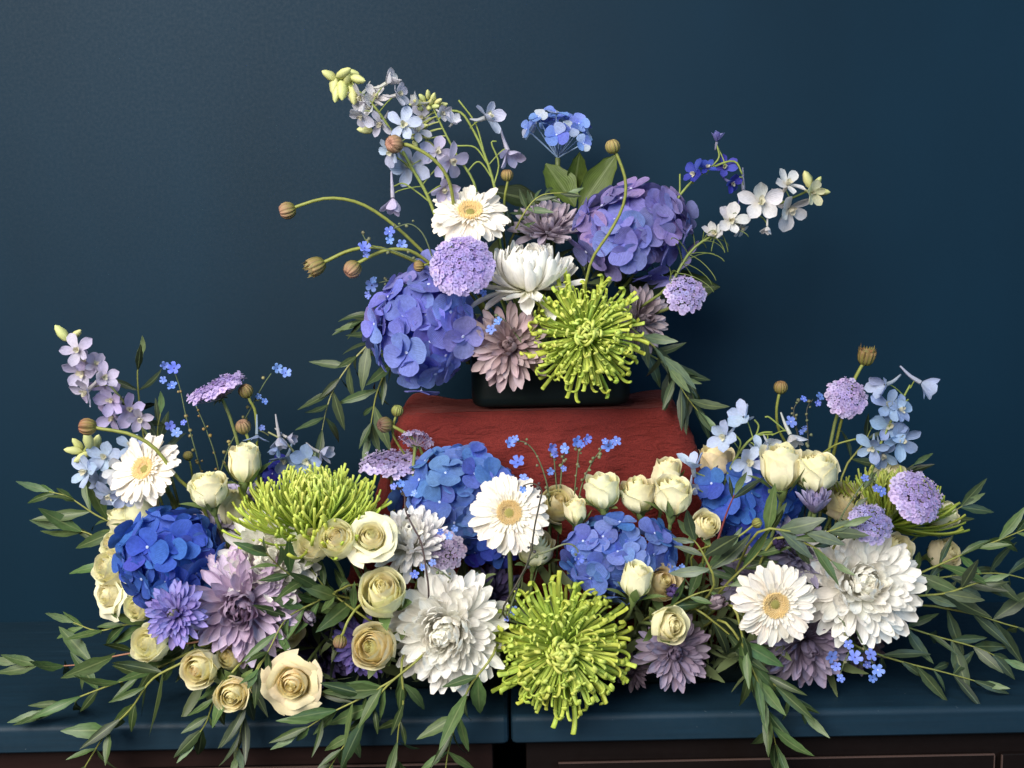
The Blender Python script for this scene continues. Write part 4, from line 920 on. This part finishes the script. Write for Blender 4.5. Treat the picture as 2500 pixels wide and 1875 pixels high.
# roses: x, y, depth, half width, axis, openness, warmth, label
for a in (
 (596, 1132, 1.16, 40, (0.08, 0.97, 0.098), 0, .1, 'slim upright rosebud standing highest among the upright cream buds'),
 (510, 1198, 1.13, 48, (-0.12, 0.97, 0.147), 1, .15, 'plump upright rosebud beside the first gerbera'),
 (566, 1245, 1.18, 42, (0, 0.97, 0.14), 0, 0, 'pale greenish rosebud behind the plump upright bud'),
 (345, 1248, 1.19, 40, (0.1, 0.97, 0.14), 0, .25, 'shaded rosebud just below the first gerbera'),
 (300, 1268, 1.2, 36, (-0.2, 0.97, 0.175), 1, .1, 'grey-cream rose at the top of the rose column'),
 (286, 1332, 1.17, 36, (-0.5, 0.5, 0.7), 1, .1, 'small round rose second from the top of the rose column'),
 (276, 1388, 1.155, 44, (-.5, .45, .8), 1, .05, 'pale rose in the middle of the rose column'),
 (270, 1450, 1.15, 50, (-0.55, 0.2, 0.8), 2, .05, 'pale rose lowest in the column beside the cobalt hydrangea'),
 (345, 1482, 1.14, 38, (-0.3, 0.3, 0.9), 1, .05, 'rose tucked beside the blue-violet chrysanthemum'),
 (374, 1572, 1.085, 48, (-.4, .4, .85), 1, .1, 'ruffled pale rose under the blue-violet chrysanthemum'),
 (492, 1628, 1.06, 50, (-0.15, 0.15, 0.97), 1, .45, 'round warm rose facing out near the trailing leaves'),
 (563, 1606, 1.08, 30, (-0.1, 0.5, 0.85), 0, .4, 'tiny rosebud squeezed under the largest lilac chrysanthemum'),
 (570, 1692, 1.05, 44, (0.05, 0.05, 1), 1, .6, 'lowest small warm rose with a leaf across it'),
 (716, 1666, 1.05, 61, (-0.05, 0.08, 0.99), 2, 1, 'largest rose, fully open and golden, by the table edge'),
 (768, 1332, 1.09, 44, (-0.45, 0.55, 0.7), 1, .05, 'half-hidden rose beside the side-on green bloom'),
 (826, 1322, 1.075, 50, (-0.12, 0.62, 0.78), 1, .15, 'middle rose of the three in a row under the green bloom'),
 (906, 1312, 1.075, 52, (0.08, 0.62, 0.78), 2, .2, 'upright rose in front of the white chrysanthemum ball'),
 (936, 1450, 1.075, 63, (.06, .68, .72), 1, .12, 'big pale rose above the warm cream rose'),
 (914, 1580, 1.06, 58, (-.15, .4, .9), 1, .6, 'warm cream rose beside the loose white chrysanthemum'),
 (1357, 1235, 1.18, 48, (0.15, 0.6, 0.78), 1, .5, 'shaded cream rose behind the edge of the central gerbera'),
 (1406, 1250, 1.14, 27, (-0.1, 0.97, 0.14), 0, .35, 'small wilting rosebud next to the central gerbera'),
 (1472, 1200, 1.15, 48, (-0.05, 0.97, 0.1155), 1, .05, 'greenish cream rose standing against the red cloth'),
 (1560, 1210, 1.16, 48, (-0.08, 0.97, 0.126), 1, .2, 'middle rose of the row in front of the red cloth'),
 (1642, 1212, 1.13, 51, (0.05, 0.97, 0.133), 1, .25, 'fullest rose at the end of the row before the red cloth'),
 (1626, 1162, 1.2, 36, (0.15, 0.97, 0.14), 0, .3, 'rosebud peeking over the row of roses'),
 (1722, 1285, 1.125, 36, (0.25, 0.6, 0.75), 1, .3, 'small rose behind a rounded grey-green leaf'),
 (1553, 1418, 1.075, 38, (0.12, 0.97, 0.147), 0, .1, 'rosebud with curled sepals above the front green spider bloom'),
 (1610, 1425, 1.11, 50, (0.25, 0.5, 0.83), 1, .75, 'tan shaded rose behind the bud with curled sepals'),
 (1628, 1526, 1.06, 48, (0.38, 0.28, 0.88), 1, .3, 'small tilted rose over the greyish purple chrysanthemum'),
 (1308, 1342, 1.15, 46, (0.15, 0.97, 0.1925), 1, .2, 'rose half hidden under the central gerbera'),
 (1908, 1142, 1.13, 48, (-0.05, 0.97, 0.126), 0, .15, 'smooth upright rosebud above the right-hand blue hydrangea'),
 (1994, 1155, 1.12, 55, (0, 0.97, 0.2345), 1, .2, 'open cream rose next to the smooth upright rosebud'),
 (1748, 1128, 1.21, 44, (0, 0.97, 0.1225), 1, .95, 'tan dried-looking rose behind pale blue delphinium'),
 (2058, 1232, 1.17, 50, (0.15, 0.6, 0.75), 1, .6, 'shaded yellow rose behind the half-open lilac chrysanthemum'),
 (2168, 1168, 1.22, 42, (0.3, 0.7, 0.6), 1, .3, 'cream rose behind the highest olive green petals'),
 (2185, 1345, 1.16, 40, (0.4, 0.5, 0.7), 1, .4, 'yellowish rose behind the large white chrysanthemum'),
 (2300, 1352, 1.19, 40, (0.5, 0.4, 0.75), 1, .45, 'yellow-green rose beside outstretched eucalyptus'),
 (2296, 1262, 1.2, 34, (0.8, 0.3, 0.5), 0, .1, 'pale rosebud tip beyond the lilac lace flower'),
 (700, 1545, 1.12, 40, (0.6, 0.1, 0.75), 1, .8, 'tan rose in shadow beside the largest lilac chrysanthemum'),
 (668, 1440, 1.16, 40, (0.3, 0.3, 0.9), 1, .8, 'shadowed tan rose under the crossing eucalyptus leaves'),
):
    rose(a[0], a[1], a[2], a[3], F3(*a[4]), a[5], a[6], a[7])
scab(214, 1042, 1.125, 22, F3(-.98, .08, .2), [(242, 1046), (318, 1060), (380, 1096), (432, 1165), (476, 1206), (505, 1260)], 'l', 'brown bud whose stem crosses the first gerbera', col=(.34, .13, .09))
scab(600, 955, 1.2, 18, F3(-.3, .9, .3), [(610, 978), (624, 1010), (628, 1100), (632, 1220)], 'l', 'brownish bud beside the tilted lace flower', col=(.30, .19, .09))
scab(594, 1042, 1.18, 19, F3(-.1, .9, .4), [(603, 1064), (622, 1120), (640, 1220)], 'l', 'brownish bud right above the slim upright rosebud', col=(.30, .18, .11))
scab(940, 1037, 1.215, 20, F3(-.75, .1, .65), [(962, 1042), (1012, 1074), (1040, 1130), (1066, 1200)], 'l', 'dark brown fuzzy bud before the red cloth', col=(.13, .07, .06))
scab(970, 1003, 1.225, 15, F3(.25, .97, .1), [(962, 1032), (960, 1062), (985, 1105), (1030, 1170)], 'l', 'green bud above the dark brown fuzzy bud', col=(.30, .36, .10))
scab(2115, 872, 1.22, 21, F3(.12, .95, .25), [(2103, 895), (2078, 945), (2058, 1010), (2030, 1130)], 'l', 'open spiky bud highest of the lower arrangement', col=(.22, .12, .05), kind=1)
scab(1906, 946, 1.24, 17, F3(.02, 1, .15), [(1901, 968), (1896, 1005), (1902, 1050), (1930, 1100)], 'l', 'tan bud standing behind the pale blue delphinium', col=(.30, .17, .07))
scab(830, 1567, 1.055, 18, F3(-.15, -.92, .35), [(838, 1545), (850, 1515), (874, 1482), (900, 1470)], 'l', 'nodding reddish bud beside the warm cream rose', col=(.26, .12, .10))
scab(1848, 1277, 1.075, 13, F3(.85, .45, .3), [(1832, 1288), (1795, 1314), (1740, 1330), (1700, 1345)], 'l', 'small green bud in front of the blue hydrangea', col=(.30, .32, .08))
scab(2101, 1070, 1.22, 11, F3(.95, .2, .2), [(2080, 1074), (2040, 1086), (2000, 1112)], 'l', 'small green bud behind the tall lace flower stem', col=(.26, .28, .06))
scab(459, 1113, 1.2, 12, F3(0, 1, .2), [(465, 1132), (470, 1170), (472, 1220)], 'l', 'tiny green bud between the gerbera and plump rosebud', col=(.30, .26, .08))
LW = (.62, .58, .72); LP = (.56, .48, .76)
spike([(400, 1120), (345, 1040), (290, 965), (235, 905), (195, 850), (168, 828)],
      [(190, 855, 40, (0, .2, 1), LW), (205, 880, 34, (.4, .2, .8), LW), (203, 908, 46, (-.1, -.1, 1), LW), (252, 922, 36, (.6, .3, .7), LW, .3), (212, 955, 42, (-.4, -.4, .8), LW), (256, 950, 36, (.2, -.1, .9), LP), (272, 978, 38, (.1, -.1, 1), LP), (276, 1016, 42, (-.2, -.5, .8), LP), (316, 1000, 44, (.5, .1, .8), LP), (234, 890, 30, (.5, .3, .7), LW, .3), (340, 1020, 34, (.3, -.4, .8), LW, .4)],
      1.19, 'l', 'lavender larkspur spike leaning outwards with one yellow-green bud on top', LP, name='larkspur', cat='larkspur', buds=[(152, 815, 30, (-.5, .8, .2)), (186, 815, 20, (.8, .5, .2))], stem_col=(.14, .17, .06))
spike([(370, 1260), (310, 1190), (255, 1130), (215, 1090)],
      [(256, 1116, 38, (.2, .2, 1), PBL), (212, 1150, 42, (-.4, .1, .9), PBL), (246, 1178, 38, (-.3, -.3, .9), PBL), (270, 1206, 38, (-.2, -.5, .8), PBL), (318, 1090, 30, (.2, .6, .7), PBL), (290, 1150, 34, (.3, 0, .9), WHT), (300, 1210, 30, (.2, -.6, .8), PBL)],
      1.18, 'l', 'short pale blue delphinium spike beside the first gerbera', PBL, buds=[(180, 1100, 26, (-.8, .2, .4)), (190, 1085, 24, (-.4, .8, .4)), (215, 1075, 30, (0, 1, .3)), (235, 1080, 28, (.5, .9, .3)), (200, 1115, 26, (-.6, -.4, .5)), (222, 1100, 26, (.1, .2, .9))])
PB2 = (.34, .46, .72); GRY = (.56, .54, .66)
spike([(735, 1260), (745, 1170), (722, 1110), (690, 1075), (655, 1055)],
      [(627, 1062, 28, (0, -1, .3), PB2, .5), (682, 1068, 32, (.2, -1, .2), GRY, .7), (702, 1068, 26, (.9, -.3, .3), GRY, .7), (698, 1122, 34, (-.2, -.5, .8), PB2), (750, 1124, 40, (.1, 0, 1), PB2), (742, 1158, 40, (-.1, -.3, .9), PB2), (782, 1104, 30, (.9, -.2, .4), GRY, .6), (676, 1092, 22, (-.3, -.8, .4), PB2, .5)],
      1.2, 'l', 'dusty blue delphinium with nodding bells above the side-on green bloom', PB2, buds=[], stem_col=(.25, .26, .12))
spike([(2115, 1200), (2140, 1110), (2170, 1040), (2195, 990), (2222, 940)],
      [(2160, 940, 38, (-.85, -.1, .4), (.56, .62, .86), .6), (2250, 935, 40, (.8, -.4, .3), (.50, .56, .80), .55), (2170, 990, 38, (-.2, .3, .9), PB2), (2195, 1000, 34, (.5, .3, .8), PB2), (2172, 1040, 40, (-.2, .1, 1), PB2), (2198, 1074, 44, (.1, -.1, 1), (.38, .50, .78)), (2130, 1092, 36, (-.4, -.2, .9), PB2), (2155, 1108, 34, (0, -.5, .8), PB2)],
      1.2, 'l', 'grey-blue delphinium spike standing behind the lilac lace flowers', PB2, tendrils=[[(2190, 1000), (2205, 985), (2218, 975)]])
ICE = (.58, .68, .92)
spike([(1752, 1220), (1790, 1130), (1825, 1080), (1858, 1058), (1885, 1055)],
      [(1815, 1018, 38, (-.6, .4, .6), ICE, .5), (1770, 1064, 38, (-.6, 0, .7), ICE, .35), (1930, 1062, 34, (.4, -.8, .4), (.70, .72, .76), .6), (1826, 1130, 42, (.0, .1, 1), ICE), (1855, 1098, 36, (.3, .2, .9), ICE), (1692, 1142, 40, (-.2, .9, .4), ICE, .55), (1684, 1190, 28, (-.3, -.3, .9), (.5, .56, .76), .4), (1880, 1085, 28, (.2, -.2, .9), (.62, .66, .78), .5)],
      1.17, 'l', 'ice blue delphinium arching above the blue hydrangea near the red cloth', ICE, tendrils=[[(1845, 1066), (1852, 1040), (1842, 1025)], [(1800, 1110), (1808, 1080), (1795, 1062)], [(1850, 1062), (1890, 1060)], [(1915, 1050), (1880, 1020), (1868, 1018)]])
sprig([[(505, 1200), (480, 1110), (455, 1020), (440, 950), (425, 905)]], [(425, 899, 15), (402, 892, 10), (400, 928, 9), (420, 942, 12), (415, 1040, 13), (431, 1057, 13), (448, 1032, 8)], 1.22, 'l', 'forget-me-not sprig between the larkspur and the tilted lace flower', 12, podcol=(.24, .19, .07))
sprig([[(530, 1180), (560, 1090), (600, 1020), (640, 945), (662, 912)]], [(677, 899, 12), (697, 911, 13), (632, 968, 8), (646, 980, 8), (640, 1045, 8)], 1.22, 'l', 'slanting forget-me-not sprig with two blue blossoms at its tip', 12, podcol=(.24, .21, .08))
sprig([[(540, 1180), (525, 1110), (500, 1040), (478, 990)]], [(478, 985, 6)], 1.23, 'l', 'bare forget-me-not stem carrying ochre seed pods', 9, podcol=(.30, .20, .06))
sprig([[(1345, 1250), (1335, 1180), (1312, 1115), (1285, 1082), (1255, 1075)]], [(1244, 1082, 13), (1258, 1072, 9), (1264, 1129, 17), (1278, 1168, 12), (1280, 1195, 9)], 1.17, 'l', 'forget-me-not sprig bowing over the central gerbera against the red cloth', 9)
sprig([[(1365, 1260), (1358, 1180), (1352, 1115), (1348, 1098)], [(1366, 1220), (1372, 1140), (1380, 1100)]], [(1347, 1093, 12), (1355, 1110, 9), (1380, 1096, 13), (1345, 1150, 10), (1376, 1144, 8)], 1.18, 'l', 'forked forget-me-not sprig upright before the red cloth', 10)
sprig([[(1400, 1260), (1404, 1190), (1411, 1120), (1413, 1084)]], [(1408, 1078, 14), (1432, 1072, 12), (1420, 1086, 8)], 1.18, 'l', 'tallest straight forget-me-not sprig before the red cloth', 10)
sprig([[(1404, 1260), (1422, 1180), (1445, 1130), (1472, 1092)]], [(1485, 1090, 15), (1505, 1076, 12), (1478, 1078, 8)], 1.18, 'l', 'slanted forget-me-not sprig nearest the greenish cream rose', 10)
sprig([[(1230, 1480), (1290, 1370), (1304, 1290), (1318, 1225), (1322, 1195), (1300, 1180), (1278, 1186)]], [(1276, 1196, 9)], 1.045, 'l', 'dark seed stalk hooking over the central gerbera', 9, stem_col=(.06, .055, .04), podcol=(.05, .045, .05), stem_r=.0011)
sprig([[(1045, 1420), (1030, 1330), (1008, 1285), (990, 1245), (988, 1210), (975, 1190)]], [(962, 1188, 9), (978, 1180, 10), (1012, 1205, 9)], 1.075, 'l', 'dark seed stalk running across the white chrysanthemum ball', 10, stem_col=(.09, .06, .06), podcol=(.07, .06, .05), stem_r=.0011)
sprig([[(1240, 1500), (1290, 1372), (1340, 1345), (1380, 1328), (1405, 1335), (1416, 1360)]], [(1412, 1364, 14), (1395, 1345, 8)], 1.05, 'l', 'pale hooked forget-me-not stem over the bright blue hydrangea', 3, stem_col=(.14, .16, .08), stem_r=.0012)
sprig([[(2060, 1520), (2075, 1580), (2060, 1620), (2050, 1650)], [(2090, 1540), (2115, 1590), (2135, 1630)]], [(2030, 1602, 17), (2042, 1627, 12), (2087, 1605, 17), (2072, 1574, 12), (2125, 1598, 16), (2143, 1636, 15), (2130, 1656, 11), (2052, 1656, 11), (2118, 1622, 10)], 1.075, 'l', 'forget-me-nots hanging low under the large white chrysanthemum', 5)
sprig([[(1975, 1140), (1972, 1060), (1970, 1000), (1985, 975)], [(1958, 1120), (1945, 1050), (1938, 1000), (1955, 975)]], [(1931, 1030, 15), (1962, 974, 9), (2002, 968, 11), (1996, 985, 8), (1962, 1046, 9), (1955, 1056, 7)], 1.23, 'l', 'shaded forget-me-not sprig beside the round tall lace flower', 8, stem_col=(.06, .06, .05))
sprig([[(2060, 1250), (2100, 1190), (2120, 1172), (2145, 1185)]], [(2152, 1199, 13), (2112, 1168, 9), (2140, 1192, 10)], 1.08, 'l', 'deep blue forget-me-nots before the olive green petals', 4, col=(.06, .12, .5))
sprig([[(1140, 1450), (1090, 1405), (1060, 1385)]], [(1057, 1374, 10), (1013, 1402, 11), (1032, 1385, 9), (1075, 1298, 9), (1095, 1310, 10), (1110, 1290, 9)], 1.1, 'l', 'forget-me-nots around the greyed mauve lace flower', 6)
sprig([[(1225, 1500), (1235, 1490), (1245, 1485)]], [(1252, 1490, 11), (1238, 1510, 8)], 1.09, 'l', 'forget-me-not peeping over the front green spider bloom', 5)
sprig([[(1690, 1440), (1670, 1410), (1655, 1395)]], [(1646, 1392, 13), (1664, 1385, 8)], 1.1, 'l', 'forget-me-not beside the tan shaded rose', 3)

# ------------------------------------------------------------------ eucalyptus round the lower arrangement
E1 = (.046, .084, .030); E2 = (.085, .115, .070); DK = (.022, .036, .016)  # DK: darker leaf green, shade of the dim and shadowed sprigs put into it
for a in (
 (dict(pts=[(520, 1560), (410, 1580), (290, 1600), (170, 1625), (50, 1618)], Y=1.13, leaf=125, gap=.72, pale=.3, stem_col=(.32, .15, .09)), 'pink-stemmed sprig stretching farthest along the table'),
 (dict(pts=[(470, 1590), (360, 1640), (250, 1680), (160, 1715), (110, 1735)], Y=1.1, leaf=130, gap=.55, pale=.3), 'leafy sprig lying across the table under the pink-stemmed one'),
 (dict(pts=[(440, 1620), (370, 1660), (320, 1730), (260, 1790), (215, 1860), (190, 1905)], Y=1.06, leaf=125, gap=.58, pale=.35), 'long sprig hanging down over the cabinet front at the table end'),
 (dict(pts=[(440, 1520), (310, 1525), (240, 1540), (180, 1520)], Y=1.16, leaf=105, gap=.75, pale=.2), 'thin sprig below the rose column'),
 (dict(pts=[(330, 1300), (240, 1260), (170, 1215), (120, 1200)], Y=1.22, leaf=115, gap=.6, pale=.25), 'sprig spreading outwards beside the pale rose column'),
 (dict(pts=[(310, 1400), (230, 1310), (150, 1290)], Y=1.22, leaf=110, gap=.8, pale=.2), 'dark sprig pointing away from the rose column'),
 (dict(pts=[(350, 1060), (340, 980), (336, 910), (345, 870)], Y=1.25, leaf=85, gap=.75, spread=.95, pale=.15, col=DK), 'curly-leaved sprig rising behind the larkspur'),
 (dict(pts=[(400, 1140), (385, 1060), (392, 1010)], Y=1.22, leaf=95, gap=.7, spread=.4, pale=.4, col=E2), 'narrow upright sprig behind the first gerbera'),
 (dict(pts=[(560, 1650), (525, 1700), (505, 1760), (480, 1800)], Y=1.06, leaf=110, gap=.55, pale=.3), 'short sprig drooping over the table edge below the small roses'),
 (dict(pts=[(620, 1650), (605, 1710), (590, 1770), (578, 1840)], Y=1.055, leaf=105, gap=.55, spread=.5, pale=.75, col=E2), 'pale sprig hanging straight down beside the largest rose'),
 (dict(pts=[(1010, 1620), (940, 1680), (890, 1755), (840, 1820), (795, 1890)], Y=1.05, leaf=130, gap=.52, pale=.35), 'thick leafy sprig hanging below the loose white chrysanthemum'),
 (dict(pts=[(960, 1660), (880, 1705), (800, 1745), (730, 1790)], Y=1.05, leaf=115, gap=.55, pale=.3), 'sprig slanting across the table edge towards the largest rose'),
 (dict(pts=[(980, 1640), (985, 1710), (972, 1790), (968, 1870)], Y=1.052, leaf=115, gap=.62, pale=.35), 'brown-stemmed sprig hanging straight in front of the cabinet'),
 (dict(pts=[(1190, 1620), (1145, 1680), (1115, 1760), (1095, 1830), (1085, 1900)], Y=1.05, leaf=125, gap=.58, pale=.2), 'sprig hanging beside the seam of the two cabinet tops'),
 (dict(pts=[(900, 1470), (830, 1455), (750, 1425), (690, 1390), (650, 1350)], Y=1.13, Y2=1.05, leaf=105, gap=.62, pale=.15), 'dark sprig pointing across the white chrysanthemum under the green bloom'),
 (dict(pts=[(850, 1430), (770, 1470), (700, 1510), (660, 1580), (630, 1635)], Y=1.12, Y2=1.035, leaf=95, gap=.68, pale=.25, col=(.06, .105, .028)), 'bright green sprig curving over the largest lilac chrysanthemum'),
 (dict(pts=[(880, 1500), (800, 1440), (760, 1390)], Y=1.11, leaf=110, gap=.6, pale=.15), 'sprig of dark leaves below the three roses in a row'),
 (dict(pts=[(2200, 1420), (2290, 1380), (2370, 1345), (2440, 1318), (2520, 1285)], Y=1.13, leaf=120, gap=.62, pale=.3), 'highest sprig reaching out beyond the large white chrysanthemum'),
 (dict(pts=[(2240, 1455), (2310, 1448), (2370, 1428), (2400, 1420)], Y=1.11, leaf=95, gap=.6, pale=.45, col=E2), 'pale-tipped sprig beside the large white chrysanthemum'),
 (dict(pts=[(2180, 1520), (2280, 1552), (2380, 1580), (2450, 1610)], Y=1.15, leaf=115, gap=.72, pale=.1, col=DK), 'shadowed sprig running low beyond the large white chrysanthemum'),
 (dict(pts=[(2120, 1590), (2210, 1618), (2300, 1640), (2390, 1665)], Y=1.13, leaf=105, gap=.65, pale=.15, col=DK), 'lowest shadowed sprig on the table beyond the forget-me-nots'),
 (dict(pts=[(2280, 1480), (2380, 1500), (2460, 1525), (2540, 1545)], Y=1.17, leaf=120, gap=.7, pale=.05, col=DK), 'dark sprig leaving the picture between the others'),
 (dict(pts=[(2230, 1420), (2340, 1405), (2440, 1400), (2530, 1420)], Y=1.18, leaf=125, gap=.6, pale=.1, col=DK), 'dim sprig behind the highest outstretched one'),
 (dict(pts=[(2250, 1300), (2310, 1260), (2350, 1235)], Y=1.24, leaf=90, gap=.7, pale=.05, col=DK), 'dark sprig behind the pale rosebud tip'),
 (dict(pts=[(1800, 1500), (1825, 1600), (1860, 1690), (1885, 1780), (1905, 1870)], Y=1.07, leaf=125, gap=.5, spread=.5, pale=.2), 'longest hanging sprig under the front-facing gerbera'),
 (dict(pts=[(1790, 1540), (1850, 1630), (1910, 1690), (1960, 1740)], Y=1.08, leaf=125, gap=.5, spread=.45, pale=.15), 'sprig fanning over the table edge under the purple chrysanthemum'),
 (dict(pts=[(1720, 1500), (1790, 1560), (1840, 1640)], Y=1.1, leaf=120, gap=.55, spread=.55, pale=.1, col=DK), 'dark sprig between the two purple chrysanthemums'),
 (dict(pts=[(1740, 1400), (1710, 1340), (1688, 1312)], Y=1.07, leaf=105, gap=.5, spread=1.15, pale=.45, col=E2, broadk=1.15), 'star-shaped sprig before the blue hydrangea and small rose'),
 (dict(pts=[(1755, 1310), (1775, 1250), (1793, 1208)], Y=1.08, leaf=105, gap=.8, spread=.8, pale=.4, col=E2, stem_col=(.16, .03, .03), first=.9), 'red-stemmed sprig in front of the blue hydrangea'),
 (dict(pts=[(1800, 1400), (1850, 1350), (1880, 1290)], Y=1.09, leaf=125, gap=.6, spread=.5, pale=.3), 'upright sprig beside the round blackish bud'),
 (dict(pts=[(1880, 1290), (1950, 1300), (2010, 1300), (2060, 1285)], Y=1.065, leaf=105, gap=.8, spread=.45, pale=.3, broadk=1.25, col=E2), 'round-leaved sprig crossing above the large white chrysanthemum'),
 (dict(pts=[(1920, 1310), (1985, 1335), (2030, 1370)], Y=1.065, leaf=95, gap=.8, spread=.6, pale=.2, col=(.06, .105, .028)), 'fresh green leaf tip lying on the large white chrysanthemum'),
 (dict(pts=[(1620, 1490), (1700, 1450), (1780, 1430)], Y=1.09, leaf=100, gap=.7, pale=.1), 'sprig of narrow leaves by the lilac striped bud'),
 (dict(pts=[(1650, 1420), (1720, 1390), (1790, 1370), (1840, 1345)], Y=1.12, leaf=115, gap=.5, pale=.15, col=E1), 'dense dark sprig between the tan rose and the grey-purple bloom'),
 (dict(pts=[(2060, 1290), (2090, 1230), (2110, 1190)], Y=1.1, leaf=70, gap=.9, spread=.3, pale=.1, col=DK), 'thin dark sprig in front of the shaded yellow rose'),
 (dict(pts=[(2070, 1130), (2110, 1080), (2125, 1050)], Y=1.25, leaf=80, gap=.9, pale=.1, col=DK), 'small dark sprig behind the tall lace flower'),
 (dict(pts=[(2130, 1180), (2190, 1160), (2230, 1135)], Y=1.26, leaf=80, gap=.9, spread=.3, pale=.1, col=DK), 'single dark sprig tip under the grey-blue delphinium'),
):
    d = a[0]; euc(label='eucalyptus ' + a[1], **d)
# dim filler leaves deep inside the bunches
def filler():
    V = []; F = []; UV = []
    src = [(me, [v.co.copy() for v in me.vertices], [tuple(p.vertices) for p in me.polygons]) for me in P_LEAF[:3]]
    spots = [(Vector((U(-.40, .42), U(1.14, 1.22), U(.03, .13))), .055) for _ in range(600)] + [(Vector((U(-.07, .15), U(1.28, 1.36), VASE_TOP + U(-.01, .12))), .05) for _ in range(130)]
    for p, L in spots:
        me, vs, fs = random.choice(src); off = len(V)
        m = TRS(p, frame(Vector((U(-1, 1), U(-1, .3), U(-.5, 1))), U(0, 6)), L * U(.7, 1.2))
        V += [m @ v for v in vs]; F += [tuple(i + off for i in f) for f in fs]
    UVv = [(.5, .5)] * len(V)
    return mk('foliage', V, F, M['leaf'], UVv)
fo = obj('foliage', filler(), None, None, (.030, .050, .020)); tag(fo, 'dark green leaves filling the gaps deep inside the bunches', 'foliage', kind='stuff')
